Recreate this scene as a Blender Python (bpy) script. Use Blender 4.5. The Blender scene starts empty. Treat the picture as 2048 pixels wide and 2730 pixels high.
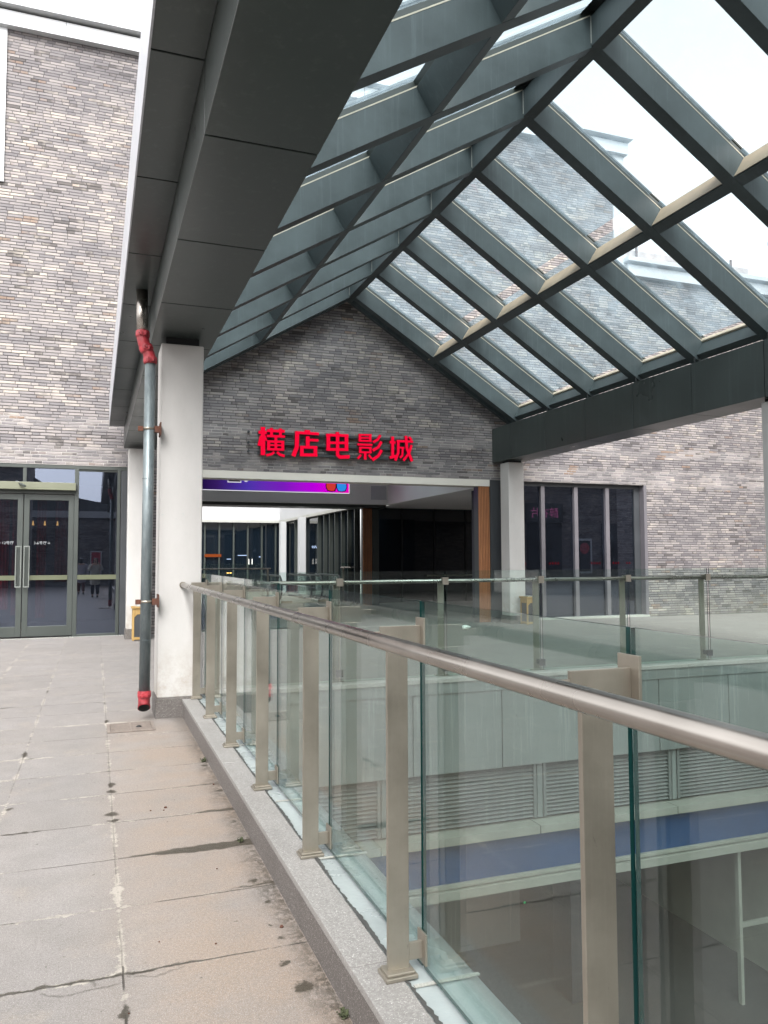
import bpy, bmesh, math, random
from mathutils import Vector, Matrix
random.seed(7)
R = math.radians
scene = bpy.context.scene
COL = scene.collection

# ------------------------------------------------------------------ camera
yaw, pitch, roll, CH = R(20.24662), R(3.42523), R(-0.21585), 1.6
fw = Vector((math.sin(yaw)*math.cos(pitch), math.cos(yaw)*math.cos(pitch), math.sin(pitch)))
rt0 = Vector((math.cos(yaw), -math.sin(yaw), 0)); up0 = rt0.cross(fw)
rt = rt0*math.cos(roll)+up0*math.sin(roll); up = -rt0*math.sin(roll)+up0*math.cos(roll)
cam_data = bpy.data.cameras.new("camera")
cam = bpy.data.objects.new("camera", cam_data); COL.objects.link(cam)
cam.matrix_world = Matrix(((rt.x, up.x, -fw.x, 0), (rt.y, up.y, -fw.y, 0), (rt.z, up.z, -fw.z, CH), (0, 0, 0, 1)))
cam_data.sensor_fit = 'VERTICAL'; cam_data.sensor_height = 36; cam_data.sensor_width = 27
cam_data.lens = 2086.165/2730*36
cam_data.clip_start = 0.05; cam_data.clip_end = 2000
scene.camera = cam

# ------------------------------------------------------------------ sky, sun, exposure
SUN_EL, SUN_AZ = 48, 200          # degrees; azimuth clockwise from +Y
world = bpy.data.worlds.new("World"); scene.world = world; world.use_nodes = True
wn = world.node_tree.nodes; wl = world.node_tree.links; wn.clear()
wo = wn.new('ShaderNodeOutputWorld'); wb = wn.new('ShaderNodeBackground'); ws = wn.new('ShaderNodeTexSky')
ws.sky_type = 'NISHITA'; ws.sun_disc = False; ws.sun_elevation = R(SUN_EL); ws.sun_rotation = R(SUN_AZ)
ws.air_density = 1.0; ws.dust_density = 4.0; ws.ozone_density = 0.6
whs = wn.new('ShaderNodeHueSaturation'); whs.inputs['Saturation'].default_value = 0.03; whs.inputs['Value'].default_value = 1.2
wl.new(ws.outputs[0], whs.inputs['Color']); wl.new(whs.outputs[0], wb.inputs['Color']); wl.new(wb.outputs[0], wo.inputs[0])
wb.inputs['Strength'].default_value = 0.15
sd = bpy.data.lights.new("sun", 'SUN'); sd.energy = 0.7; sd.angle = R(30); sd.color = (1, .97, .93)
sun = bpy.data.objects.new("sun", sd); COL.objects.link(sun)
az = R(SUN_AZ); el = R(SUN_EL)
sdir = Vector((math.sin(az)*math.cos(el), math.cos(az)*math.cos(el), math.sin(el)))
sun.rotation_euler = sdir.to_track_quat('Z', 'Y').to_euler(); sun.location = (0, -20, 40)
vs = scene.view_settings; vs.view_transform = 'Standard'; vs.look = 'None'; vs.gamma = 1; vs.use_curve_mapping = False
EXPO = 1.85
vs.exposure = EXPO
EM = 2**(-EXPO)
scene.cycles.transparent_max_bounces = 32; scene.cycles.max_bounces = 10; scene.cycles.diffuse_bounces = 5; scene.cycles.glossy_bounces = 5

# ------------------------------------------------------------------ node helper
class N:
    def __init__(s, name):
        s.m = bpy.data.materials.new(name); s.m.use_nodes = True; s.t = s.m.node_tree; s.t.nodes.clear()
        s.out = s.t.nodes.new('ShaderNodeOutputMaterial')
    def n(s, ty, **kw):
        x = s.t.nodes.new(ty)
        for k, v in kw.items(): setattr(x, k, v)
        return x
    def put(s, sock, v):
        if isinstance(v, bpy.types.NodeSocket): s.t.links.new(v, sock)
        else:
            if hasattr(sock.default_value, '__len__') and not hasattr(v, '__len__'): v = (v,)*len(sock.default_value)
            if hasattr(v, '__len__') and len(v) == 3 and len(sock.default_value) == 4: v = (*v, 1)
            sock.default_value = v
    def math(s, op, a, b=0, c=0, clamp=False):
        x = s.n('ShaderNodeMath', operation=op, use_clamp=clamp)
        s.put(x.inputs[0], a); s.put(x.inputs[1], b)
        if op in ('MULTIPLY_ADD', 'SMOOTH_MIN', 'WRAP', 'COMPARE'): s.put(x.inputs[2], c)
        return x.outputs[0]
    def sep(s, v):
        x = s.n('ShaderNodeSeparateXYZ'); s.put(x.inputs[0], v); return x.outputs
    def comb(s, a, b, c=0):
        x = s.n('ShaderNodeCombineXYZ'); s.put(x.inputs[0], a); s.put(x.inputs[1], b); s.put(x.inputs[2], c); return x.outputs[0]
    def pos(s): return s.n('ShaderNodeNewGeometry').outputs['Position']
    def obj(s): return s.n('ShaderNodeTexCoord').outputs['Object']
    def noise(s, v, scale, detail=4, rough=.55, dist=0):
        x = s.n('ShaderNodeTexNoise'); s.put(x.inputs['Vector'], v); s.put(x.inputs['Scale'], scale)
        s.put(x.inputs['Detail'], detail); s.put(x.inputs['Roughness'], rough); s.put(x.inputs['Distortion'], dist); return x.outputs['Fac']
    def white(s, v):
        x = s.n('ShaderNodeTexWhiteNoise'); s.put(x.inputs['Vector'], v); return x.outputs['Value']
    def map(s, v, a, b, c=0., d=1., smooth=False):
        x = s.n('ShaderNodeMapRange', clamp=True, interpolation_type='SMOOTHSTEP' if smooth else 'LINEAR')
        for i, q in enumerate((v, a, b, c, d)): s.put(x.inputs[i], q)
        return x.outputs[0]
    def ramp(s, v, stops, const=False):
        x = s.n('ShaderNodeValToRGB'); s.put(x.inputs[0], v); cr = x.color_ramp
        if const: cr.interpolation = 'CONSTANT'
        while len(cr.elements) < len(stops): cr.elements.new(.5)
        for e, (p, c) in zip(cr.elements, stops): e.position = p; e.color = (*c, 1)
        return x.outputs[0]
    def mix(s, f, a, b, mode='MIX'):
        x = s.n('ShaderNodeMix', data_type='RGBA', blend_type=mode); s.put(x.inputs[0], f); s.put(x.inputs[6], a); s.put(x.inputs[7], b); return x.outputs[2]
    def bump(s, h, strength=.3, dist=.01):
        x = s.n('ShaderNodeBump'); s.put(x.inputs['Strength'], strength); s.put(x.inputs['Distance'], dist); s.put(x.inputs['Height'], h); return x.outputs[0]
    def scalev(s, v, x, y, z):
        m = s.n('ShaderNodeVectorMath', operation='MULTIPLY'); s.put(m.inputs[0], v); m.inputs[1].default_value = (x, y, z); return m.outputs[0]
    def principled(s, col, rough=.5, metal=0., normal=None, spec=.5, **kw):
        p = s.n('ShaderNodeBsdfPrincipled'); s.put(p.inputs['Base Color'], col); s.put(p.inputs['Roughness'], rough); s.put(p.inputs['Metallic'], metal)
        s.put(p.inputs['Specular IOR Level'], spec)
        if normal is not None: s.put(p.inputs['Normal'], normal)
        for k, v in kw.items(): s.put(p.inputs[k], v)
        s.t.links.new(p.outputs[0], s.out.inputs[0]); return p

def paint(name, col, rough=.45, var=.12, scale=1.5, spec=.5, bump=.02, streak=0):
    n = N(name); P = n.pos()
    f = n.noise(P, scale, 5, .6); g = n.noise(P, scale*14, 3)
    c = n.mix(n.map(f, .3, .75), tuple(x*(1-var) for x in col), tuple(x*(1+var) for x in col))
    c = n.mix(n.map(g, .66, .8, 0, .25), c, tuple(x*.6 for x in col))
    if streak:
        st = n.noise(n.scalev(P, 9, 9, .35), 1.6, 6, .75); dr = n.noise(P, 5.5, 7, .8)
        c = n.mix(n.map(st, .54, .72, 0, streak), c, tuple(min(1, x*2.4+.02) for x in col)); c = n.mix(n.map(dr, .60, .74, 0, streak*.8), c, tuple(x*.45 for x in col))
    n.principled(c, n.map(f, .3, .7, rough*.85, rough*1.2), normal=n.bump(g, bump, .01), spec=spec)
    return n.m
def emit(name, col, s=1.0):
    n = N(name); e = n.n('ShaderNodeEmission'); n.put(e.inputs[0], col); n.put(e.inputs[1], s*EM); n.t.links.new(e.outputs[0], n.out.inputs[0]); return n.m

M = {}
M['cladding'] = paint('dark_grey_cladding', (.034, .043, .041), .32, .16, .8, streak=.30)
M['steel_paint'] = paint('blue_grey_painted_steel', (.056, .070, .072), .45, .26, 1.6, .3, streak=.22)
M['joint'] = paint('black_joint', (.008, .009, .010), .8)
M['fascia'] = paint('pale_grey_fascia', (.40, .41, .44), .35, .06, .9, streak=.2)
M['cornice'] = paint('white_cornice_paint', (.46, .47, .48), .5, .07, .6)
M['tan_lit_edge_trim'] = paint('tan_trim_and_lit_edge', (.40, .36, .28), .6, .12, 4)
M['frame'] = paint('grey_green_door_frame', (.034, .040, .036), .4, .06, 3)
M['frame_pale'] = paint('purple_grey_mullion', (.105, .098, .108), .45, .08, 3)
M['frame_dark'] = paint('charcoal_frame', (.035, .038, .042), .4)
M['soffit_white'] = paint('white_interior_plaster', (.74, .73, .70), .8, .05, .6)
M['louver'] = paint('grey_louvre', (.125, .137, .130), .5, .12, 2, streak=.35)
M['panel'] = paint('grey_wall_panel', (.150, .170, .160), .5, .10, 1.2, streak=.35)
M['ledge'] = paint('cream_ledge', (.52, .50, .42), .6, .1, 3)
M['blue'] = paint('blue_sign_band', (.013, .048, .125), .4, .2, 1.2)
M['red_paint'] = paint('red_coupling_paint', (.26, .020, .028), .42, .45, 14)
M['rust'] = paint('rusty_steel', (.075, .026, .014), .8, .4, 25)
M['membrane'] = paint('silver_membrane', (.26, .29, .29), .28, .15, 3, bump=.15)
M['tar'] = paint('tar_seam', (.04, .04, .038), .7, .3, 30)
M['olive'] = paint('olive_grey_header', (.115, .120, .080), .4, .08, 3)
M['buff'] = paint('buff_purlin_face', (.26, .215, .155), .6, .2, 4)
M['ledge_p'] = paint('pale_green_grey_ledge', (.225, .235, .20), .6, .1, 3)
M['handle_m'] = paint('grey_door_handle', (.12, .13, .12), .4)
M['letter_grey'] = paint('pale_grey_vinyl', (.24, .25, .26), .6)
M['grate'] = paint('worn_grate', (.17, .14, .12), .6, .3, 30)
M['olive_bar'] = paint('olive_push_bar', (.072, .078, .045), .4)
M['court_white'] = paint('court_white_render', (.33, .335, .34), .7, .08, .6)
M['cream'] = paint('cream_lintel_paint', (.52, .49, .44), .7, .06, 1.0)
M['black'] = paint('matt_black', (.006, .007, .009), .5)
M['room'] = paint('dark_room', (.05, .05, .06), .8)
M['skin'] = paint('skin', (.5, .3, .22), .6)
M['hair'] = paint('black_hair', (.01, .008, .008), .5)
M['coat'] = paint('cream_padded_coat', (.50, .47, .40), .8, .2, 8, bump=.5)
M['coat_grey'] = paint('lilac_padded_coat', (.42, .38, .42), .7, .15, 8, bump=.5)
M['trousers_black'] = paint('black_trousers', (.012, .013, .016), .8)
M['trousers_brown'] = paint('brown_trousers', (.11, .035, .028), .8)
M['rooftile'] = paint('grey_roof_tile', (.10, .105, .11), .7, .3, 6)
M['rust_panel'] = paint('rust_streaked_parapet', (.42, .36, .34), .7, .3, 3)
M['poster_red'] = paint('red_poster', (.32, .02, .035), .4, .5, 5)
M['curtain_red'] = paint('red_banner', (.42, .03, .03), .8, .3, 6)
M['mortar_floor'] = paint('granite_lower', (.050, .050, .048), .55, .2, 1.5)
M['weed'] = paint('moss_green', (.035, .042, .016), .8, .4, 60)
M['paper'] = paint('white_paper', (.75, .74, .70), .8)
M['led_border'] = emit('lit_screen_border', (.9, .88, 1.0), .95)
M['lamp'] = emit('warm_lamp', (1, .5, .14), 5.0)
M['lamp_blue'] = emit('cold_lamp', (.55, .7, 1), 1.4)
M['sign_orange'] = emit('orange_sign_glow', (1, .22, .06), .35)
M['red_led'] = emit('red_small_letters', (.5, .02, .04), .30)
M['pink_neon'] = emit('pink_neon', (1, .25, .5), 1.3)
M['green_led'] = emit('green_led', (.05, 1, .3), .5)

def wall_paint():
    n = N('white_plaster_column'); P = n.pos(); X, Y, Z = n.sep(P)
    f = n.noise(n.scalev(P, 1, 1, .45), 2.2, 6, .65); g = n.noise(P, 16, 5, .6)
    c = n.mix(n.map(f, .35, .75), (.43, .415, .40), (.37, .355, .34))
    low = n.math('MULTIPLY', n.map(Z, .85, .2, 0, 1), n.map(n.noise(P, 6, 6, .75), .40, .62))
    c = n.mix(n.math('MULTIPLY', low, .75), c, (.27, .235, .19))
    c = n.mix(n.map(g, .66, .74, 0, .4), c, (.27, .35, .33))
    n.principled(c, .75, normal=n.bump(g, .12, .01)); return n.m
M['plaster'] = wall_paint()

def brick():
    n = N('grey_brick'); P = n.pos(); X, Y, Z = n.sep(P)
    u0 = n.math('ADD', X, Y); H = .0655; W = .30
    wob = n.noise(P, 2.5, 2); wob2 = n.noise(P, 23, 3)
    z = n.math('ADD', Z, n.math('MULTIPLY', n.math('SUBTRACT', wob2, .5), .014))
    zr = n.math('DIVIDE', z, H); row = n.math('FLOOR', zr); fz = n.math('FRACT', zr)
    rr = n.white(n.comb(row, 3.1, 0))
    u = n.math('ADD', n.math('DIVIDE', n.math('ADD', u0, n.math('MULTIPLY', n.math('SUBTRACT', wob2, .5), .02)), W), n.math('MULTIPLY', rr, 7.3))
    cu = n.math('FLOOR', u); fu = n.math('FRACT', u)
    rnd = n.white(n.comb(row, cu, 0)); rnd2 = n.white(n.comb(row, cu, 5.5))
    # half bricks: some split in two
    half = n.math('MULTIPLY', n.math('GREATER_THAN', rnd2, .78), n.math('GREATER_THAN', fu, .5))
    rnd = n.math('FRACT', n.math('ADD', rnd, n.math('MULTIPLY', half, .37)))
    patch = n.noise(n.scalev(P, .45, .45, 1.0), 1.5, 5, .65, .4)
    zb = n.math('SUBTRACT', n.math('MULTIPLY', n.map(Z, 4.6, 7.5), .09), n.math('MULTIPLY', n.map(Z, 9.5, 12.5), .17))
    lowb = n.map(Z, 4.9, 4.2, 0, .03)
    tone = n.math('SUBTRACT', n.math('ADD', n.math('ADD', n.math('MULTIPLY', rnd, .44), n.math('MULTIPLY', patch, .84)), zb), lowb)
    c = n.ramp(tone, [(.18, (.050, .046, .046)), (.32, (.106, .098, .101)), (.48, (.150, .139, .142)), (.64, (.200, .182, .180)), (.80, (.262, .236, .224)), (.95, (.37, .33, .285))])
    brown = n.math('MULTIPLY', n.math('GREATER_THAN', rnd2, .93), n.map(n.noise(P, .8, 3), .48, .62))
    c = n.mix(n.math('MULTIPLY', brown, .8), c, (.19, .125, .085))
    blk = n.math('MULTIPLY', n.math('GREATER_THAN', rnd, .90), n.map(n.noise(P, .9, 4, .7), .42, .56))
    c = n.mix(n.math('MULTIPLY', blk, .85), c, (.05, .045, .045))
    grit = n.noise(P, 60, 4, .7)
    c = n.mix(n.map(grit, .3, .75, .0, .35), c, (.11, .105, .11))
    mz = n.math('ADD', n.map(fz, .10, .24, 1, 0), n.map(fz, .92, 1.0, 0, 1), clamp=True); 
    hs = n.math('MULTIPLY', n.math('GREATER_THAN', rnd2, .78), n.map(n.math('ABSOLUTE', n.math('SUBTRACT', fu, .5)), .0, .03, 1, 0))
    mu = n.math('ADD', n.math('ADD', n.map(fu, .015, .045, 1, 0), n.map(fu, .975, 1, 0, 1)), hs)
    mort = n.math('MAXIMUM', mz, n.math('MULTIPLY', mu, .85), clamp=True)
    vis = n.map(n.noise(P, 1.7, 4, .7), .30, .62, .6, 1.)
    mort = n.math('MULTIPLY', mort, vis)
    b1 = n.math('MULTIPLY', n.map(Z, 3.5, 3.56), n.map(Z, 3.98, 4.02, 1, 0))
    b2 = n.math('MULTIPLY', n.map(Z, 4.35, 4.40), n.map(Z, 4.62, 4.66, 1, 0))
    band = n.math('MULTIPLY', n.math('ADD', b1, b2), n.map(n.noise(P, 1.2, 4, .6), .35, .55, .15, 1), clamp=True)
    smear = n.map(n.noise(n.scalev(P, 1, 1, 2), 5, 5, .75), .62, .76, 0, .6)
    pale = n.math('MAXIMUM', band, smear)
    mcol = n.mix(pale, (.030, .027, .028), (.34, .32, .305))
    c = n.mix(mort, c, mcol)
    # efflorescence smears
    c = n.mix(n.math('MULTIPLY', n.map(n.noise(n.scalev(P, 1, 1, 3.5), 3.2, 6, .8), .66, .76), .5), c, (.34, .32, .30))
    # damp foot of the wall
    c = n.mix(n.math('MULTIPLY', n.map(Z, .8, .1), n.map(n.noise(P, 1.3, 4), .4, .7, 0, .55)), c, (.13, .12, .09))
    h = n.math('SUBTRACT', n.math('ADD', n.math('MULTIPLY', rnd2, .5), n.math('MULTIPLY', grit, .3)), n.math('MULTIPLY', mort, 1.3))
    n.principled(c, .88, normal=n.bump(h, .75, .012), spec=.3); return n.m
M['brick'] = brick()

def paving():
    n = N('weathered_stone_paving'); P = n.pos(); X, Y, Z = n.sep(P)
    w1 = n.math('SUBTRACT', n.noise(P, 7, 5, .7), .5); w2 = n.math('SUBTRACT', n.noise(n.scalev(P, 1, 1.1, 1), 9.3, 5, .7), .5)
    x = n.math('ADD', X, n.math('MULTIPLY', w1, .014)); y = n.math('ADD', Y, n.math('MULTIPLY', w2, .020))
    tx = n.math('DIVIDE', n.math('SUBTRACT', x, .13), .648); ty = n.math('DIVIDE', n.math('SUBTRACT', y, 3.285), .620)
    nk = n.math('MULTIPLY', n.math('GREATER_THAN', X, .40), n.math('LESS_THAN', X, 1.3))   # the slab beside the kerb runs right up to it
    ix = n.math('SUBTRACT', n.math('FLOOR', tx), n.math('MULTIPLY', n.math('FLOOR', tx), nk)); iy = n.math('FLOOR', ty)
    dx = n.math('ADD', n.math('MULTIPLY', n.math('PINGPONG', n.math('FRACT', tx), .5), .648), nk)
    dy = n.math('MULTIPLY', n.math('PINGPONG', n.math('FRACT', ty), .5), .620)
    d = n.math('MINIMUM', dx, dy)
    rt_ = n.white(n.comb(ix, iy, 0))
    big = n.noise(P, .9, 5, .6); mid = n.noise(P, 4.3, 7, .7); fine = n.noise(P, 70, 4, .8); grit = n.noise(P, 210, 2, .8); cf = n.noise(P, 42, 7, .85); cg = n.noise(P, 14, 6, .8)
    c = n.mix(rt_, (.160, .148, .142), (.198, .184, .178))
    c = n.mix(n.map(big, .35, .7, 0, .45), c, (.212, .190, .172))
    c = n.mix(n.map(mid, .38, .72, 0, .6), c, (.122, .112, .104))
    tan = n.math('MULTIPLY', n.math('MULTIPLY', n.map(X, -.15, .5, 0, 1, True), n.map(Y, 9.0, 7.2, 0, 1, True)), n.map(n.noise(P, 1.7, 5, .65), .32, .58, .25, 1.0))
    tan = n.math('MULTIPLY', tan, n.map(X, 1.3, 1.0, 0, 1))
    c = n.mix(n.math('MULTIPLY', tan, .66), c, (.225, .160, .112))
    c = n.mix(n.map(n.noise(n.scalev(P, 1, 1, 1), 2.2, 6, .75), .56, .70, 0, .35), c, (.27, .225, .175))   # pale dusty blooms
    c = n.mix(n.map(fine, .42, .66, 0, .62), c, (.105, .094, .086))
    c = n.mix(n.map(grit, .54, .66, 0, .6), c, (.38, .36, .34))
    # small pits
    c = n.mix(n.map(n.noise(P, 30, 3, .5), .71, .74, 0, .75), c, (.05, .043, .036))
    # pale lime crust, only on some lengths of the joints
    cn = n.noise(P, 1.9, 4, .65)
    cw = n.map(cn, .45, .68, -.004, .030)
    e1 = n.math('MULTIPLY', n.math('SUBTRACT', cf, .5), .10); e2 = n.math('MULTIPLY', n.math('SUBTRACT', cg, .5), .09)
    crust = n.map(n.math('SUBTRACT', n.math('ADD', n.math('ADD', d, e1), e2), cw), -.008, .003, 1, 0)
    crust = n.math('MULTIPLY', crust, n.map(d, .03, .07, 1, 0))
    crust = n.math('MULTIPLY', crust, n.map(fine, .32, .52, .35, 1))
    c = n.mix(n.math('MULTIPLY', crust, n.map(Y, 8, 14, .8, .45)), c, (.34, .31, .268))
    op = n.map(n.noise(P, 1.4, 4, .6), .42, .60, .0, 1)
    line = n.math('MULTIPLY', n.map(n.math('ADD', d, n.math('MULTIPLY', n.math('SUBTRACT', cf, .5), .008)), .0020, .0052, 1, 0), n.map(n.math('ADD', op, n.math('MULTIPLY', n.math('SUBTRACT', cg, .5), 1.2)), .1, .4, .12, 1))
    line = n.math('MULTIPLY', line, n.math('SUBTRACT', 1, n.math('MULTIPLY', n.math('LESS_THAN', dx, dy), n.math('MULTIPLY', n.math('GREATER_THAN', Y, 3.35), .6))))
    c = n.mix(n.math('MULTIPLY', line, .9), c, (.045, .038, .032))
    dn = n.noise(P, 2.6, 3, .5)
    dw = n.map(dn, .60, .76, -.012, .045)
    damp = n.map(n.math('SUBTRACT', n.math('ADD', n.math('ADD', d, e1), n.math('MULTIPLY', e2, .5)), dw), -.006, .002, 1, 0)
    wx = n.math('ADD', X, n.math('MULTIPLY', w1, .12)); wy = n.math('ADD', Y, n.math('MULTIPLY', w2, .10))
    jit = n.math('MULTIPLY', n.math('SUBTRACT', n.noise(P, 26, 7, .8), .5), .075)
    wy = n.math('ADD', wy, n.math('MULTIPLY', jit, .55))
    def wedge(x0, x1, yc, hw):
        t = n.map(wx, x0, x1)
        return n.math('MULTIPLY', n.map(n.math('SUBTRACT', n.math('ABSOLUTE', n.math('SUBTRACT', wy, yc)), n.math('MULTIPLY', t, hw)), -.004, .005, 1, 0), n.map(wx, x0, x0+.02))
    for a_ in ((.18, .56, 4.53, .050), (.56, .84, 5.16, .026), (.62, .9, 3.93, .016), (.50, .86, 5.78, .010)): damp = n.math('MAXIMUM', damp, wedge(*a_))
    cr = n.math('MULTIPLY', n.map(n.math('ABSOLUTE', n.math('SUBTRACT', wy, 3.285)), .005, .013, 1, 0), n.map(wx, .46, .38))
    cr = n.math('MULTIPLY', cr, n.map(wx, -.65, -.55)); damp = n.math('MAXIMUM', damp, cr)
    # branching cracks below the near joint
    wx2 = n.math('ADD', X, n.math('MULTIPLY', jit, .7)); wy2 = n.math('ADD', Y, n.math('MULTIPLY', jit, 1.0))
    for (ax, ay, bx, by) in ((-.16, 3.25, -.10, 3.20), (-.10, 3.20, .14, 3.225), (.14, 3.265, .24, 3.225), (.24, 3.225, .36, 3.26), (.02, 3.27, .03, 3.23)):
        L = math.hypot(bx-ax, by-ay); ux, uy = (bx-ax)/L, (by-ay)/L
        px_ = n.math('SUBTRACT', wx2, ax); py_ = n.math('SUBTRACT', wy2, ay)
        t = n.math('ADD', n.math('MULTIPLY', px_, ux), n.math('MULTIPLY', py_, uy)); q = n.math('ABSOLUTE', n.math('SUBTRACT', n.math('MULTIPLY', px_, uy), n.math('MULTIPLY', py_, ux)))
        m_ = n.math('MULTIPLY', n.map(q, .0025, .0065, 1, 0), n.math('MULTIPLY', n.math('GREATER_THAN', t, 0), n.math('LESS_THAN', t, L)))
        damp = n.math('MAXIMUM', damp, n.math('MULTIPLY', m_, n.map(cf, .4, .6, .15, .8)))
    for bx, by, r in ((.762, 2.95, .040), (.768, 3.36, .018), (.745, 3.48, .010), (.775, 3.72, .018), (.765, 3.98, .030), (.13, 5.83, .042), (.13, 5.32, .045), (.73, 3.14, .02), (.13, 5.18, .035), (.13, 6.40, .018), (-.5, 5.66, .02), (.25, 8.1, .05), (.83, 6.3, .03), (.84, 5.6, .03), (.83, 4.9, .02)):
        dd = n.math('SQRT', n.math('ADD', n.math('POWER', n.math('SUBTRACT', wx, bx), 2), n.math('POWER', n.math('SUBTRACT', wy, by), 2)))
        damp = n.math('MAXIMUM', damp, n.map(n.math('SUBTRACT', n.math('ADD', dd, jit), r), -.010, .003, 1, 0))
    kd = n.math('SUBTRACT', .86, X)
    gr = n.math('MULTIPLY', n.map(n.math('SUBTRACT', kd, n.math('MULTIPLY', n.noise(P, 4.5, 5, .75), .22)), -.12, .02, 1, 0), n.map(n.noise(P, 30, 6, .85), .44, .53))
    gr = n.math('MULTIPLY', gr, n.map(Y, 9, 8.2)); gr = n.math('MULTIPLY', gr, n.math('GREATER_THAN', kd, 0))
    damp = n.math('MAXIMUM', damp, n.math('MULTIPLY', gr, .9))
    c = n.mix(n.math('MULTIPLY', damp, .93), c, n.mix(n.map(grit, .4, .65), (.022, .018, .012), (.062, .052, .038)))
    h = n.math('SUBTRACT', n.math('ADD', n.math('MULTIPLY', fine, .45), n.math('MULTIPLY', crust, .35)), n.math('ADD', n.math('MULTIPLY', line, 1.5), n.math('MULTIPLY', damp, .3)))
    n.principled(c, n.map(damp, 0, 1, .72, .4), normal=n.bump(h, .7, .006), spec=.4); return n.m
M['paving'] = paving()

def granite(name, a, b, dark=.12):
    n = N(name); P = n.pos()
    f = n.noise(P, 90, 3, .75); g = n.noise(P, 190, 2, .8); m = n.noise(P, 3, 5, .6)
    c = n.mix(n.map(f, .38, .66), a, b); c = n.mix(n.map(g, .60, .70, 0, .8), c, (.62, .60, .57)); c = n.mix(n.map(g, .40, .30, 0, .8), c, (dark, dark*.95, dark*.9))
    c = n.mix(n.map(m, .45, .75, 0, .35), c, tuple(x*.62 for x in a))
    n.principled(c, .62, normal=n.bump(f, .15, .003)); return n.m
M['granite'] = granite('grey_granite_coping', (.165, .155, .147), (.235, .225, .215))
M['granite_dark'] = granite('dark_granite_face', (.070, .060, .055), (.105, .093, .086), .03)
M['stone_pale'] = granite('pale_stone_coping', (.27, .27, .245), (.34, .34, .31))

def stainless():
    n = N('brushed_stainless_steel'); P = n.obj()
    s = n.noise(n.scalev(P, 14, .35, 14), 3, 3, .5); m = n.noise(P, 2.2, 4, .6)
    c = n.mix(n.map(m, .35, .7), (.30, .275, .250), (.43, .40, .37)); c = n.mix(n.map(s, .55, .75, 0, .5), c, (.22, .175, .15))
    n.principled(c, n.map(m, .3, .7, .20, .38), 1.0, ) ; return n.m
M['rail'] = stainless()
def post_steel():
    n = N('satin_champagne_steel'); P = n.pos()
    s = n.noise(n.scalev(P, 40, 40, 1.5), 3, 4, .6); m = n.noise(P, 2.6, 6, .7); sc = n.noise(n.scalev(P, 9, 9, 2.5), 3, 6, .8, 1.5)
    c = n.mix(n.map(m, .3, .7), (.215, .192, .158), (.30, .272, .228)); c = n.mix(n.map(s, .5, .8, 0, .3), c, (.30, .275, .235))
    c = n.mix(n.map(sc, .66, .70, 0, .55), c, (.14, .12, .10))
    n.principled(c, n.map(m, .3, .7, .34, .5), .75, normal=n.bump(s, .03, .002)); return n.m
M['post'] = post_steel()
def galv():
    n = N('galvanised_pipe'); P = n.pos(); m = n.noise(n.scalev(P, 1, 1, .35), 12, 6, .7); s = n.noise(n.scalev(P, 10, 10, .5), 4, 4)
    c = n.mix(n.map(m, .35, .7), (.085, .105, .112), (.17, .195, .20)); c = n.mix(n.map(s, .6, .75, 0, .5), c, (.09, .09, .09))
    n.principled(c, .42, .45, normal=n.bump(s, .05, .004)); return n.m
M['pipe'] = galv()

def clear_glass(name, tint, ior=1.5, dirt=.03, dirtcol=(.7, .75, .75), dscale=2.0, transl=False, gl=1.0, stains=0.):
    n = N(name); P = n.pos()
    tr = n.n('ShaderNodeBsdfTransparent'); n.put(tr.inputs[0], tint)
    go = n.n('ShaderNodeBsdfGlossy'); n.put(go.inputs['Roughness'], .0); n.put(go.inputs[0], gl if hasattr(gl, '__len__') else (gl, gl, gl))
    fr = n.n('ShaderNodeFresnel'); bf = n.n('ShaderNodeNewGeometry').outputs['Backfacing']; n.put(fr.inputs[0], n.map(bf, 0, 1, ior, 1/ior))
    a = n.n('ShaderNodeMixShader'); n.t.links.new(fr.outputs[0], a.inputs[0]); n.t.links.new(tr.outputs[0], a.inputs[1]); n.t.links.new(go.outputs[0], a.inputs[2])
    di = n.n('ShaderNodeBsdfTranslucent' if transl else 'ShaderNodeBsdfDiffuse'); n.put(di.inputs[0], dirtcol)
    f = n.noise(P, dscale, 6, .7); g = n.noise(n.scalev(P, 1, 1, .3), dscale*5, 4, .7)
    spots = n.math('MULTIPLY', n.map(n.noise(n.scalev(P, 1, 1, .6), 55, 4, .7), .66, .72, 0, max(stains, dirt*4)), n.map(n.noise(P, 1.6, 3), .60, .66) if stains else 1)
    df = n.math('ADD', n.math('ADD', n.map(f, .3, .75, dirt*.35, dirt*1.5), n.map(g, .5, .8, 0, dirt*.8)), spots, clamp=True)
    b = n.n('ShaderNodeMixShader'); n.t.links.new(df, b.inputs[0]); n.t.links.new(a.outputs[0], b.inputs[1]); n.t.links.new(di.outputs[0], b.inputs[2])
    n.t.links.new(b.outputs[0], n.out.inputs[0]); return n.m
M['glass'] = clear_glass('greenish_balustrade_glass', (.885, .945, .925), 1.5, .005, (.42, .48, .46), stains=.30)
M['roof_glass'] = clear_glass('dusty_roof_glass', (.56, .625, .645), 1.45, .21, (.35, .46, .53), 1.1, True)
M['door_glass'] = clear_glass('tinted_door_glass', (.34, .37, .42), 2.0, .012, (.2, .25, .35), 1.5, False, (.72, .80, 1.0))
def edge_glass():
    n = N('green_glass_edge'); n.principled((.004, .030, .028), .12, 0, spec=.7); return n.m
M['glass_edge'] = edge_glass()
def dark_glass(name, base, ior=1.9):
    n = N(name); p = n.principled(base, .03, 0, spec=.5); n.put(p.inputs['IOR'], ior); return n.m
M['dark_glass'] = dark_glass('dark_glazing', (.004, .007, .011), 1.6)
M['shop_glass'] = dark_glass('shopfront_glazing', (.030, .034, .036), 1.7)
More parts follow.
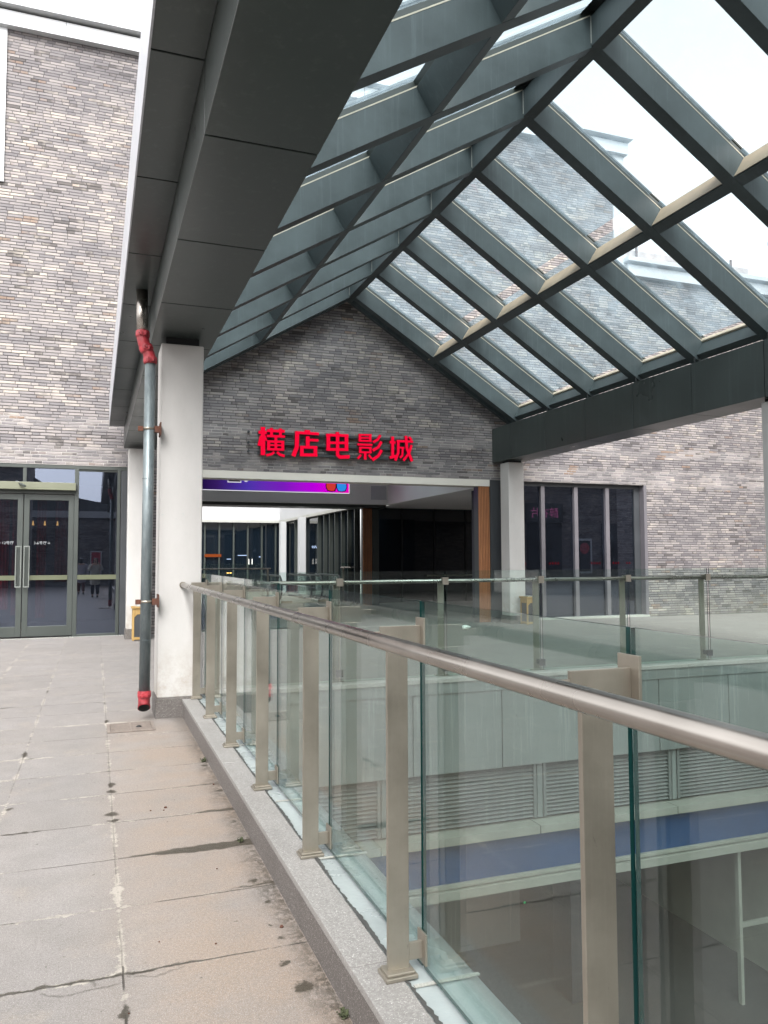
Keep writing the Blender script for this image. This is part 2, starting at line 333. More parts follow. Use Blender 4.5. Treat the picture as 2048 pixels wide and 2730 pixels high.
def wood(name, a, b, sc=1.0):
    n = N(name); P = n.pos(); f = n.noise(n.scalev(P, 30, 30, 2), sc, 5, .65)
    n.principled(n.mix(n.map(f, .3, .7), a, b), .6, normal=n.bump(f, .1, .003)); return n.m
M['wood'] = wood('orange_brown_timber', (.20, .075, .028), (.32, .13, .05))
M['bin_wood'] = wood('yellow_varnished_timber', (.24, .145, .042), (.34, .22, .075))
def letter_red():
    n = N('lit_red_letter_face'); e = n.n('ShaderNodeEmission'); n.put(e.inputs[0], (1.0, .004, .045)); n.put(e.inputs[1], .95*EM); n.t.links.new(e.outputs[0], n.out.inputs[0]); return n.m
M['letter_face'] = letter_red()
M['letter_side'] = paint('red_letter_return', (.20, .004, .012), .4)
def led():
    n = N('led_screen_picture'); P = n.pos(); X, Y, Z = n.sep(P)
    c = n.ramp(n.map(X, 3.0, 8.0), [(0, (.006, .002, .03)), (.12, (.03, .01, .10)), (.32, (.06, .03, .33)), (.55, (.16, .01, .42)), (.75, (.42, .0, .62)), (1, (.80, .0, .45))])
    u = n.math('SINE', n.math('MULTIPLY', n.math('ADD', X, n.math('MULTIPLY', Z, .4)), 95)); v = n.math('SINE', n.math('MULTIPLY', Z, 95))
    dots = n.map(n.math('MULTIPLY', u, v), -.2, .8, .75, 1.35)
    e = n.n('ShaderNodeEmission'); n.put(e.inputs[0], n.mix(1, c, dots, 'MULTIPLY')); n.put(e.inputs[1], 1.25*EM); n.t.links.new(e.outputs[0], n.out.inputs[0]); return n.m
M['led'] = led()
M['led_red'] = emit('lens_red', (.75, .05, .04), .8); M['led_cyan'] = emit('lens_cyan', (.03, .30, .85), .9); M['led_white'] = emit('film_frame_white', (.85, .85, .95), .8); M['led_black'] = emit('lens_frame_dark', (.02, .01, .03), .5)

# ------------------------------------------------------------------ mesh helpers
class B:
    """collects shapes in world coordinates"""
    def __init__(s): s.b = bmesh.new()
    def box(s, x0, x1, y0, y1, z0, z1, mi=0):
        v = [s.b.verts.new(p) for p in ((x0,y0,z0),(x1,y0,z0),(x1,y1,z0),(x0,y1,z0),(x0,y0,z1),(x1,y0,z1),(x1,y1,z1),(x0,y1,z1))]
        for f in ((3,2,1,0),(4,5,6,7),(0,1,5,4),(1,2,6,5),(2,3,7,6),(3,0,4,7)):
            q = s.b.faces.new([v[i] for i in f]); q.material_index = mi
        return s
    def prism(s, pts, y0, y1, axis='y', mi=0, mif=None):
        """pts: polygon in (x,z) extruded along y (axis 'y'), or (y,z) along x, or (x,y) along z"""
        def P(a, b, t): return {'y': (a, t, b), 'x': (t, a, b), 'z': (a, b, t)}[axis]
        A = [s.b.verts.new(P(a, b, y0)) for a, b in pts]; Bv = [s.b.verts.new(P(a, b, y1)) for a, b in pts]
        n = len(pts)
        f0 = s.b.faces.new(A); f1 = s.b.faces.new(Bv[::-1]); fs = [f0, f1]
        for i in range(n): 
            q = s.b.faces.new((A[i], Bv[i], Bv[(i+1) % n], A[(i+1) % n])); q.material_index = mi
        f0.material_index = mi if mif is None else mif; f1.material_index = mi
        return s
    def tube(s, p0, p1, r, seg=20, r2=None, cap=True, mi=0, smooth=True):
        p0 = Vector(p0); p1 = Vector(p1); d = (p1-p0).normalized(); r2 = r if r2 is None else r2
        a = d.orthogonal().normalized(); b = d.cross(a)
        A = []; C = []
        for i in range(seg):
            t = 2*math.pi*i/seg; o = a*math.cos(t)+b*math.sin(t)
            A.append(s.b.verts.new(p0+o*r)); C.append(s.b.verts.new(p1+o*r2))
        for i in range(seg):
            f = s.b.faces.new((A[i], A[(i+1) % seg], C[(i+1) % seg], C[i])); f.smooth = smooth; f.material_index = mi
        if cap:
            for L in (A[::-1], C): f = s.b.faces.new(L); f.material_index = mi
        return s
    def pipe(s, pts, r, seg=16, mi=0):
        """smooth bent tube"""
        pts = [Vector(p) for p in pts]; rings = []
        a = None
        for i, p in enumerate(pts):
            d = (pts[min(i+1, len(pts)-1)]-pts[max(i-1, 0)]).normalized()
            a = d.orthogonal().normalized() if a is None else (a-d*a.dot(d)).normalized()
            b = d.cross(a)
            rr = r[i] if isinstance(r, (list, tuple)) else r
            rings.append([s.b.verts.new(p+(a*math.cos(2*math.pi*k/seg)+b*math.sin(2*math.pi*k/seg))*rr) for k in range(seg)])
        for A, C in zip(rings, rings[1:]):
            for k in range(seg):
                f = s.b.faces.new((A[k], A[(k+1) % seg], C[(k+1) % seg], C[k])); f.smooth = True; f.material_index = mi
        for L in (rings[0][::-1], rings[-1]): f = s.b.faces.new(L); f.material_index = mi
        return s
    def quad(s, *p, mi=0):
        f = s.b.faces.new([s.b.verts.new(q) for q in p]); f.material_index = mi; return s
    def beam(s, p0, p1, w, h, mi=0, upv=(0, 0, 1)):
        """rectangular bar from p0 to p1"""
        p0 = Vector(p0); p1 = Vector(p1); d = (p1-p0).normalized(); a = d.cross(Vector(upv)).normalized()*w/2; b = a.cross(d).normalized()*h/2
        v = [s.b.verts.new(q+o) for q in (p0, p1) for o in (-a-b, a-b, a+b, -a+b)]
        for f in ((3,2,1,0),(4,5,6,7),(0,1,5,4),(1,2,6,5),(2,3,7,6),(3,0,4,7)):
            q = s.b.faces.new([v[i] for i in f]); q.material_index = mi
        return s

def make(name, bb, mats, parent=None, bevel=0, kind=None):
    """link the collected shapes as ONE mesh object, origin at the centre of its foot"""
    bm = bb.b if isinstance(bb, B) else bb
    bmesh.ops.recalc_face_normals(bm, faces=bm.faces)
    me = bpy.data.meshes.new(name)
    xs = [v.co.x for v in bm.verts]; ys = [v.co.y for v in bm.verts]; zs = [v.co.z for v in bm.verts]
    o0 = Vector(((min(xs)+max(xs))/2, (min(ys)+max(ys))/2, min(zs)))
    for v in bm.verts: v.co -= o0
    bm.to_mesh(me); bm.free()
    for m in (mats if isinstance(mats, (list, tuple)) else [mats]): me.materials.append(M[m] if isinstance(m, str) else m)
    ob = bpy.data.objects.new(name, me); COL.objects.link(ob)
    if bevel:
        md = ob.modifiers.new('bevel', 'BEVEL'); md.width = bevel; md.segments = 2; md.limit_method = 'ANGLE'
    if parent is not None:
        ob.parent = parent; ob.location = o0 - wloc(parent)
    else: ob.location = o0
    if kind: ob['kind'] = kind
    return ob
def wloc(o):
    v = Vector(o.location)
    while o.parent is not None: o = o.parent; v += o.location
    return v
def thing(name, label, cat, loc, group=None):
    o = bpy.data.objects.new(name, None); COL.objects.link(o); o.location = loc; o.empty_display_size = .2
    o['label'] = label; o['category'] = cat
    if group: o['group'] = group
    return o
def tag(o, label, cat, group=None):
    o['label'] = label; o['category'] = cat
    if group: o['group'] = group
    return o
def clone(o, parent=None, dloc=(0, 0, 0)):
    c = o.copy(); COL.objects.link(c)
    if parent is not None: c.parent = parent
    c.location = Vector(o.location)+Vector(dloc)
    for ch in o.children: clone(ch, c)
    return c

# ================================================================== SETTING: decks, floors
VX0, VX1, VY0, VY1 = 1.25, 9.45, -9.0, 8.56       # the light well
b = B()
for x0, x1, y0, y1 in ((-60, VX0, -60, 60), (VX1, 60, -60, 60), (VX0, VX1, VY1, 60), (VX0, VX1, -60, VY0)):
    b.quad((x0, y0, 0), (x1, y0, 0), (x1, y1, 0), (x0, y1, 0))
make('upper_walkway_floor', b, 'paving', kind='structure')
b = B(); b.quad((-400, -400, -4.42), (400, -400, -4.42), (400, 400, -4.42), (-400, 400, -4.42))
make('lower_ground', b, 'mortar_floor', kind='structure')
# walls of the light well below the walkway
b = B(); b.box(VX0-.3, VX0-.004, VY0-.3, VY1+.3, -4.42, -.02); b.box(VX0-.3, VX1+.3, VY0-.3, VY0-.004, -4.42, -.02); b.box(VX1+.004, VX1+.3, VY0, VY1-.01, -4.42, -.02)
make('light_well_walls', b, 'panel', kind='structure')

# near kerb: granite coping with dark face, silver membrane towards the void
b = B(); kb = [3.28-1.24*3+1.24*k for k in range(-4, 9)]
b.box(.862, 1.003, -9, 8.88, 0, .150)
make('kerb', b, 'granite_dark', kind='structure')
y = -9.0; b = B()
while y < 8.8:
    y2 = min(y+1.46, 8.89); b.box(.858, 1.003, y+.003, y2-.003, .151, .181); y = y2
make('kerb_coping', b, 'granite', bevel=.003, kind='structure')
b = B(); random.seed(3)
ys = [-9+.12*i for i in range(147)]
prev = None
for yy in ys:
    h = .168+random.uniform(-.003, .003)
    ring = [b.b.verts.new(p) for p in ((1.0035, yy, .166+random.uniform(0, .012)), (1.05, yy, h+.008+random.uniform(-.003, .004)), (1.12, yy, h+random.uniform(-.003, .003)), (1.20, yy, h), (1.262, yy, h-.006), (1.268, yy, -.05))]
    if prev:
        for i in range(5):
            f = b.b.faces.new((prev[i], prev[i+1], ring[i+1], ring[i])); f.smooth = True
    prev = ring
make('waterproof_membrane', b, 'membrane', kind='structure')
b = B(); prev = None
for i in range(540):
    yy = -1+.0172*i; x0 = 1.0035+random.uniform(-.004, .0015); x1 = 1.0135+random.uniform(-.003, .006)+.004*math.sin(yy*9)
    ring = [b.b.verts.new((x0, yy, .1825)), b.b.verts.new((x1, yy, .1835))]
    if prev: b.b.faces.new((prev[0], prev[1], ring[1], ring[0]))
    prev = ring
make('tar_seam', b, 'tar', kind='structure')
b = B()
for yy in (2.49, 3.68, 4.62, 6.1, 7.5, 1.3, 0.1): b.beam((1.02, yy, .181), (1.265, yy+.012, .173), .016, .004)
make('membrane_lap', b, 'stone_pale', kind='structure')
# far kerb, low
b = B(); x = 1.25
while x < 9.4:
    x2 = min(x+1.25, 9.6); b.box(x+.002, x2-.002, 8.545, 8.90, .135, .180); x = x2
make('far_kerb_coping', b, 'stone_pale', kind='structure')
b = B(); b.box(1.25, 9.6, 8.562, 8.885, 0.0005, .134); make('far_kerb', b, 'panel', kind='structure')

# ================================================================== CINEMA BUILDING
YW = 17.7
cin = thing('cinema_building', 'grey brick cinema building with gable entrance opening under the glass canopy and white cornice', 'building', (5.5, YW, 0))
b = B()
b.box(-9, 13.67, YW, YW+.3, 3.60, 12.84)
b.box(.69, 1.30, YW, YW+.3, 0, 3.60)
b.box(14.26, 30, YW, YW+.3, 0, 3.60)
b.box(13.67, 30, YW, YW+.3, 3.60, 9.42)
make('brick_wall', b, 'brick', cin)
b = B()   # brick reveal of the right hand window
make('window_reveal', B().box(14.165, 14.262, YW+.004, YW+.28, 0, 3.598), 'frame_pale', cin)
# cornices
b = B(); b.box(-9, 13.78, YW-.16, YW+.2, 12.84, 13.16); b.box(-9, 13.86, YW-.30, YW+.3, 13.22, 13.36)
make('cornice', b, 'cornice', cin, bevel=.006)
b = B(); b.box(-9, 13.70, YW-.10, YW+.2, 13.16, 13.22)
for xx in (-.78, 2.6, 6, 9.4): b.box(xx-.006, xx+.006, YW-.166, YW-.15, 12.84, 13.16)
make('cornice_shadow_gap', b, 'frame', cin)
make('corner_pilaster', B().box(13.33, 13.70, YW-.05, YW+.32, 9.42, 12.84), 'cornice', cin)
make('corner_pilaster', B().box(-2.4, -1.93, YW-.05, YW+.02, 9.5, 12.84), 'cornice', cin)
b = B(); b.box(13.70, 30, YW-.16, YW+.2, 9.42, 9.72); b.box(13.62, 30, YW-.28, YW+.3, 9.78, 9.90)
make('low_cornice', b, 'cornice', cin, bevel=.006)
b = B(); b.box(13.72, 30, YW-.06, YW+.2, 9.72, 9.78); b.box(13.9, 18.4, YW+.25, YW+.3, 9.90, 10.32)
make('parapet_panel', b, 'rust_panel', cin)
for xx in (14.2, 15.9, 16.05, 17.6): make('parapet_post', B().box(xx, xx+.05, YW+.12, YW+.17, 9.90, 10.45), 'rust', cin)
# entrance opening: lintel, pier, slats
b = B(); b.box(1.30, 9.39, YW-.02, YW+.42, 3.43, 3.598)
make('lintel', b, 'cream', cin)
b = B(); b.box(9.40, 9.752, YW-.012, YW+.3, 0, 3.597); make('metal_pier', b, 'frame_dark', cin)
b = B(); b.box(9.08, 9.395, YW+.03, YW+.26, 0, 3.428); make('timber_pier', b, 'frame_dark', cin)
for k in range(7):
    x0 = 9.085+.0445*k; make('timber_slat', B().box(x0, x0+.03, YW-.006, YW+.028, 0.0, 3.428), 'wood', cin)
# ---- left glazed entrance: frame, transoms, double doors, side light
YD = 17.76

b = B()
b.box(-4.5, .68, YD-.05, YD+.06, 3.52, 3.60)                      # head
b.box(-4.5, -.36, YD-.05, YD+.06, 2.98, 3.07)                     # door head
b.box(-.43, -.345, YD-.055, YD+.065, 0, 3.52)                     # post right of the doors
b.box(-1.43, -1.36, YD-.045, YD+.06, 3.21, 3.52)
b.box(-2.45, -2.36, YD-.055, YD+.065, 0, 3.52)
b.box(.425, .49, YD-.05, YD+.06, 0, 3.52)
b.box(-.345, .425, YD-.03, YD+.03, 0, .05)
b.box(-.345, .425, YD-.02, YD+.03, 3.48, 3.52)
make('entrance_frame', b, 'frame', cin, bevel=.004)
make('dark_side_panel', B().box(.50, .688, YD-.04, YD+.2, 0, 3.595), 'frame_dark', cin)
make('side_light_pane', B().box(-.345, .425, YD, YD+.012, .05, 3.48), 'door_glass', cin)
make('side_light_bar', B().box(-.345, .425, YD-.045, YD-.005, 1.19, 1.285), 'olive_bar', cin)
for x0, x1 in ((-4.5, -2.45), (-2.36, -1.43), (-1.36, -.43)):
    make('transom_pane', B().box(x0, x1, YD+.002, YD+.014, 3.07, 3.52), 'door_glass', cin)
b = B(); b.box(-4.5, -.40, YD-.20, YD-.02, 3.055, 3.21)
make('door_header_box', b, 'olive', cin, bevel=.004)
b = B(); b.beam((-1.55, YD-.03, 3.225), (-1.36, YD-.42, 3.10), .05, .03); make('header_bracket', b, 'frame', cin)
def door(x0, x1, hx, side):
    d = B(); w = .105
    d.box(x0, x0+w, YD-.025, YD+.03, .03, 2.97); d.box(x1-w, x1, YD-.025, YD+.03, .03, 2.97)
    d.box(x0+w, x1-w, YD-.025, YD+.03, 2.85, 2.97); d.box(x0+w, x1-w, YD-.025, YD+.03, .03, .24)
    dr = make('door', d, 'frame', cin, bevel=.004)
    make('pane', B().box(x0+w, x1-w, YD-.003, YD+.009, .24, 2.85), 'door_glass', dr)
    make('push_bar', B().box(x0+w, x1-w, YD-.05, YD-.012, 1.19, 1.285), 'olive_bar', dr)
    h = B()
    for o_ in (-.048, .048): h.box(hx+o_-.010, hx+o_+.010, YD-.125, YD-.105, 1.04, 1.89)
    for zz in (1.04, 1.87): h.box(hx-.058, hx+.058, YD-.127, YD-.103, zz, zz+.022)
    for zz in (1.10, 1.83): h.box(hx-.045*side-.012, hx-.045*side+.012, YD-.105, YD-.02, zz-.01, zz+.01)
    make('handle', h, 'handle_m', dr, bevel=.004)
    return dr
door(-1.395, -.435, -1.32, -1); door(-2.355, -1.41, -1.475, 1)
def text(name, s, size, x, y, z, mat, parent, offset=0, rot=0):
    cu = bpy.data.curves.new(name, 'FONT'); cu.body = s; cu.size = size; cu.offset = offset; cu.extrude = .001
    t = bpy.data.objects.new(name, cu); COL.objects.link(t)
    dg = bpy.context.evaluated_depsgraph_get(); me = bpy.data.meshes.new_from_object(t.evaluated_get(dg)); bpy.data.objects.remove(t)
    bm = bmesh.new(); bm.from_mesh(me)
    for v in bm.verts: v.co = Vector((x+v.co.x*math.cos(rot), y+v.co.z+v.co.x*math.sin(rot), z+v.co.y))
    return make(name, bm, mat, parent)

text('direction_lettering', '3-6号厅→', .075, -1.20, YD-.012, 1.93, 'letter_grey', cin)
text('direction_lettering', '←1', .075, -1.87, YD-.012, 1.93, 'letter_grey', cin)
text('direction_lettering', '2号厅', .075, -1.76, YD-.012, 1.93, 'letter_grey', cin)
# room behind the doors
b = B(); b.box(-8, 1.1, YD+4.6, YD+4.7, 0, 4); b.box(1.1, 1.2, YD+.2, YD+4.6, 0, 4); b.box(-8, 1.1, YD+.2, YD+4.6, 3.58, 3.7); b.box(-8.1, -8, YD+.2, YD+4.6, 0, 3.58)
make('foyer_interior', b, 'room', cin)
for x0, x1, yy, z0 in ((-2.05, -1.82, 19.4, .5), (-1.72, -1.6, 19.0, .4), (-1.25, -1.05, 19.3, .3), (-.88, -.62, 19.6, 1.1), (-2.6, -2.3, 19.2, .3)):
    pts = []
    for i in range(13):
        t = i/12; pts.append((x0+(x1-x0)*t, yy+.03*math.sin(t*22)))
    bb = B()
    for p, q in zip(pts, pts[1:]): bb.quad((p[0], p[1], z0), (q[0], q[1], z0), (q[0], q[1], 3.0), (p[0], p[1], 3.0))
    make('banner', bb, 'curtain_red', cin)
for xx in (-2.05, -1.30, -1.06, -.80, -.52):
    b = B(); b.tube((xx, 18.9, 2.47), (xx, 18.9, 2.37), .008, 8, .024); make('pendant_lamp', b, 'lamp', cin)
# threshold drain
b = B(); b.box(-6, .57, YW-.20, YW-.06, .004, .012); make('threshold_drain', b, 'stone_pale', cin)
b = B()
for i in range(70):
    x0 = -3.0+.051*i
    if x0 > .53: break
    b.box(x0, x0+.026, YW-.175, YW-.085, .0125, .0145)
make('drain_slots', b, 'black', cin)
# ---- right window bay
YG = 17.93
w = B(); w.box(9.76, 14.16, YG-.04, YG+.05, 3.50, 3.598); w.box(9.76, 14.16, YG-.03, YG+.04, 0, .05)
w.box(13.975, 14.16, YG-.04, YG+.05, .05, 3.50)
win = make('window', w, 'frame_dark', cin)
for xx in (9.76, 10.985, 12.01, 13.01):
    make('mullion', B().box(xx, xx+.115, YG-.09, YG+.02, .05, 3.50), 'frame_pale', win, bevel=.004)
make('pane', B().box(9.875, 13.975, YG, YG+.012, .05, 3.50), 'door_glass', win)
make('sill', B().box(9.76, 14.262, YW-.03, YG-.04, .0015, .05), 'stone_pale', win)
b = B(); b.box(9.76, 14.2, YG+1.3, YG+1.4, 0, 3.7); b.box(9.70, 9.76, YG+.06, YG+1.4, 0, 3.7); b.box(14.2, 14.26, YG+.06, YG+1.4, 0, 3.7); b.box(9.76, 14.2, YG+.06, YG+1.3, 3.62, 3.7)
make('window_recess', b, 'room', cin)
random.seed(21)
for x0, cnt in ((10.25, 4), (11.25, 4), (12.55, 4), (13.25, 3), (13.7, 2)):
    for k in range(cnt):
        xx = x0+.085*k; g = B(); h_ = random.uniform(.05, .065)
        g.box(xx, xx+.055, YG-.012, YG-.010, 1.44+h_*.45, 1.44+h_*.62); g.box(xx+.022, xx+.034, YG-.0128, YG-.0105, 1.44, 1.44+h_); g.box(xx+.004, xx+.05, YG-.0134, YG-.0112, 1.44, 1.452)
        make('red_window_character', g, 'red_led', cin)

# ================================================================== ENTRANCE SIGN
sign = thing('cinema_sign', 'five red illuminated Chinese characters on black rails across the brick gable', 'sign', (5.3, 17.6, 3.95))
for zz in (4.495, 4.257, 4.02):
    make('support_rail', B().box(3.44, 7.18, 17.60, 17.695, zz-.028, zz+.028), 'frame_dark', sign)
b = B()
for zz in (4.50, 4.26, 4.06): b.tube((3.23, 17.62, zz), (3.23, 17.70, zz), .028, 10)
make('fixing_bolt', b, 'frame_dark', sign)
LET = {'heng': [([(3.535, 4.607), (3.538, 3.961)], 0.102), ([(3.433, 4.482), (3.623, 4.485)], 0.072), ([(3.498, 4.399), (3.445, 4.173)], 0.067), ([(3.578, 4.403), (3.619, 4.298)], 0.041), ([(3.627, 4.53), (4.043, 4.535)], 0.067), ([(3.732, 4.598), (3.733, 4.411)], 0.067), ([(3.941, 4.597), (3.942, 4.404)], 0.067), ([(3.623, 4.407), (4.048, 4.412)], 0.056), ([(3.834, 4.391), (3.835, 4.103)], 0.067), ([(3.634, 4.283), (4.031, 4.288)], 0.056), ([(3.668, 4.308), (3.67, 4.084)], 0.072), ([(3.996, 4.311), (3.996, 4.098)], 0.072), ([(3.654, 4.2), (4.019, 4.207)], 0.041), ([(3.64, 4.105), (4.032, 4.112)], 0.056), ([(3.805, 4.047), (3.735, 3.994), (3.618, 3.962)], 0.056), ([(3.868, 4.05), (3.931, 3.995), (4.045, 3.963)], 0.061)], 'dian': [([(4.574, 4.593), (4.574, 4.512)], 0.133), ([(4.285, 4.522), (4.855, 4.516)], 0.067), ([(4.334, 4.542), (4.325, 4.176), (4.241, 3.966)], 0.097), ([(4.584, 4.447), (4.585, 4.208)], 0.092), ([(4.585, 4.363), (4.842, 4.363)], 0.061), ([(4.402, 4.185), (4.816, 4.196)], 0.067), ([(4.402, 4.008), (4.817, 4.018)], 0.072), ([(4.445, 4.207), (4.446, 3.985)], 0.087), ([(4.769, 4.217), (4.77, 3.993)], 0.087)], 'dian4': [([(5.304, 4.586), (5.304, 4.041), (5.363, 3.992), (5.593, 4.01)], 0.087), ([(5.571, 3.988), (5.588, 4.048)], 0.051), ([(5.026, 4.5), (5.577, 4.513)], 0.067), ([(5.039, 4.319), (5.572, 4.337)], 0.061), ([(5.034, 4.163), (5.572, 4.179)], 0.067), ([(5.081, 4.528), (5.082, 4.139)], 0.092), ([(5.526, 4.536), (5.526, 4.154)], 0.092)], 'ying': [([(5.859, 4.571), (5.858, 4.387)], 0.061), ([(6.119, 4.58), (6.118, 4.394)], 0.061), ([(5.829, 4.546), (6.157, 4.555)], 0.046), ([(5.842, 4.474), (6.143, 4.484)], 0.038), ([(5.829, 4.403), (6.156, 4.412)], 0.046), ([(5.799, 4.316), (6.178, 4.319)], 0.051), ([(5.842, 4.241), (6.159, 4.247)], 0.046), ([(5.842, 4.132), (6.158, 4.138)], 0.046), ([(5.872, 4.257), (5.872, 4.112)], 0.056), ([(6.126, 4.264), (6.125, 4.118)], 0.056), ([(5.997, 4.133), (5.996, 3.962)], 0.067), ([(5.896, 4.072), (5.809, 3.975)], 0.051), ([(6.081, 4.08), (6.158, 3.994)], 0.051), ([(6.386, 4.57), (6.314, 4.456), (6.198, 4.385)], 0.061), ([(6.411, 4.414), (6.33, 4.273), (6.186, 4.186)], 0.067), ([(6.418, 4.209), (6.329, 4.064), (6.177, 3.959)], 0.072)], 'cheng': [([(6.693, 4.549), (6.691, 4.053)], 0.072), ([(6.617, 4.408), (6.765, 4.404)], 0.061), ([(6.615, 4.034), (6.803, 4.079)], 0.067), ([(6.796, 4.443), (7.225, 4.448)], 0.056), ([(6.841, 4.456), (6.837, 4.159), (6.757, 3.966)], 0.067), ([(6.852, 4.287), (6.996, 4.286)], 0.046), ([(6.956, 4.297), (6.944, 4.098), (6.879, 4.04)], 0.056), ([(7.043, 4.585), (7.064, 4.275), (7.199, 3.968)], 0.072), ([(7.19, 4.366), (7.126, 4.172), (6.972, 3.977)], 0.061), ([(7.123, 4.565), (7.191, 4.489)], 0.056)]}
for nm, strokes in LET.items():
    b = B()
    for si, (pts, wd) in enumerate(strokes):
        # polyline ribbon with mitred joints
        P2 = [Vector(p) for p in pts]; hw = wd/2; Lf = []; Rt = []
        for i, p in enumerate(P2):
            d = ((P2[min(i+1, len(P2)-1)]-P2[i]).normalized() if i < len(P2)-1 else Vector((0, 0)))+((P2[i]-P2[i-1]).normalized() if i > 0 else Vector((0, 0)))
            d.normalize(); nn = Vector((-d.y, d.x)); Lf.append(p+nn*hw); Rt.append(p-nn*hw)
        poly = Lf+Rt[::-1]; y0 = 17.515+.0016*si
        area = sum(poly[i].x*poly[(i+1) % len(poly)].y-poly[(i+1) % len(poly)].x*poly[i].y for i in range(len(poly)))
        b.prism([(p.x, p.y) for p in poly], y0, 17.592+.0005*si, 'y', 1, 0)
    make('letter', b, ['letter_face', 'letter_side'], sign)

# ================================================================== PASSAGE AND COURT BEHIND THE GABLE
pas = thing('entrance_passage', 'white ceiling bulkheads over the dark passage behind the brick gable', 'ceiling', (7, 22, 3.4))
b = B(); b.box(1.0, 9.40, 25.13, 25.4, 3.46, 4.9); make('bulkhead', b, 'soffit_white', pas)
b = B(); b.box(9.402, 9.62, 18.01, 25.4, 3.46, 4.9); make('side_bulkhead', b, 'soffit_white', pas)
b = B(); b.box(9.62, 18, 18.01, 27.5, 3.462, 3.6); make('low_ceiling', b, 'soffit_white', pas)
b = B(); b.box(-2, 9.41, 18.01, 20, 4.9, 5.0); b.box(-2, 9.41, 23.2, 25.13, 4.9, 5.0); b.box(-2, 2.5, 20, 23.2, 4.9, 5.0); make('high_ceiling', b, 'soffit_white', pas)
make('added_skylight_pane', B().box(2.5, 9.41, 20, 23.2, 4.93, 4.95), 'roof_glass', pas)  # unseen skylight, added to bring daylight onto the bulkhead and passage
b = B(); b.box(1.0, 9.45, 25.41, 26.4, 3.36, 3.50); make('beam_edge', b, 'frame', pas)
b = B(); b.box(8.80, 9.36, 25.118, 25.127, 3.62, 4.09); make('access_panel', b, 'cornice', pas, bevel=.004)
make('passage_wall', B().box(.75, 1.0, 18.01, 25.4, 0, 4.9), 'soffit_white', pas)
scr = thing('led_screen', 'wide purple and magenta lit advertising screen above the entrance passage', 'screen', (5.3, 25.1, 3.79))
make('casing', B().box(1.2, 8.0, 25.06, 25.125, 3.79, 4.85), 'frame_dark', scr)
make('picture', B().box(1.22, 7.985, 25.050, 25.058, 3.82, 4.84), 'led', scr)
b = B(); b.box(1.2, 8.0, 25.045, 25.06, 3.79, 3.812); b.box(7.985, 8.0, 25.045, 25.06, 3.812, 4.85); make('lit_edge', b, 'led_border', scr)
b = B(); b.prism([(7.20, 4.12), (7.20, 3.99), (7.25, 3.90), (7.36, 3.865), (7.46, 3.88), (7.51, 3.98), (7.52, 4.12)], 25.044, 25.048, 'y')
make('picture_lens', b, 'led_red', scr)
b = B(); b.prism([(7.56, 4.12), (7.57, 3.98), (7.62, 3.88), (7.74, 3.865), (7.85, 3.90), (7.89, 4.0), (7.88, 4.12)], 25.044, 25.048, 'y')
make('picture_lens', b, 'led_cyan', scr)
b = B(); b.prism([(7.17, 4.12), (7.17, 3.97), (7.23, 3.87), (7.36, 3.84), (7.5, 3.86), (7.54, 3.97), (7.60, 3.86), (7.74, 3.84), (7.88, 3.87), (7.92, 4.0), (7.91, 4.12)], 25.0485, 25.0495, 'y')
make('picture_glasses', b, 'led_black', scr)
b = B(); b.box(3.92, 4.36, 25.043, 25.049, 4.055, 4.5); b.prism([(3.55, 4.4), (3.72, 4.13), (3.80, 4.15), (3.86, 4.4)], 25.043, 25.049); b.prism([(4.43, 4.4), (4.46, 4.10), (4.52, 4.08), (4.74, 4.22), (4.74, 4.4)], 25.043, 25.049)
make('film_frame', b, 'led_white', scr)
make('film_picture', B().box(3.95, 4.33, 25.040, 25.0425, 4.085, 4.5), 'led_black', scr)

# dark shopfront wall right of the passage
dk = thing('dark_shopfront', 'unlit black glazed shopfront at the right end of the passage behind the timber slats', 'shopfront', (12, 26.9, 0))
make('glazing', B().box(9.3, 18, 26.9, 27.0, 0, 3.46), 'dark_glass', dk)
b = B()
for xx in (9.30, 10.6, 11.9, 13.2, 14.5): b.box(xx, xx+.05, 26.86, 26.898, 0, 3.46)
make('mullion', b, 'joint', dk); make('low_shelf', B().box(11.6, 13.9, 26.7, 26.85, .95, 1.0), 'olive', dk)
pr = thing('timber_slat_pier', 'narrow timber slatted pier beside a grey steel post at the court corner', 'pier', (8.9, 25.75, 0))
make('steel_post', B().box(9.06, 9.29, 25.7, 25.9, 0, 3.355), 'frame', pr)
make('backing', B().box(8.70, 9.05, 25.74, 25.9, 0, 3.355), 'frame_dark', pr)
b = B()
for k in range(6): b.box(8.705+.057*k, 8.74+.057*k, 25.70, 25.738, 0, 3.355)
make('slats', b, 'wood', pr)
# the court
crt = thing('court_building', 'white walled court with dark glazed shopfronts behind the passage', 'building', (6, 38, 0))
b = B(); b.box(-12, 8.9, 38.4, 38.8, 3.52, 7.5); b.box(8.62, 8.95, 26.45, 38.4, 3.52, 7.5); make('white_wall', b, 'court_white', crt)
b = B(); b.box(-12, 8.6, 38.30, 38.42, 3.40, 3.52); b.box(8.55, 8.75, 26.45, 38.30, 3.40, 3.52); make('wall_trim', b, 'stone_pale', crt)
make('shopfront_pane', B().box(-12, 8.9, 38.6, 38.65, 0, 3.52), 'dark_glass', crt)
make('shopfront_pane', B().box(8.80, 8.85, 26.45, 38.6, 0, 3.52), 'dark_glass', crt)
for k in range(-3, 7):
    make('mullion', B().box(4.93+.695*k, 5.0+.695*k, 38.5, 38.6, 0, 3.40), 'frame', crt)
for yy in (35.4, 34.6, 33.8, 31.4, 30.5, 29.7, 28.95, 28.1, 27.3, 26.5):
    make('mullion', B().box(8.66, 8.80, yy, yy+.07, 0, 3.40), 'frame', crt)
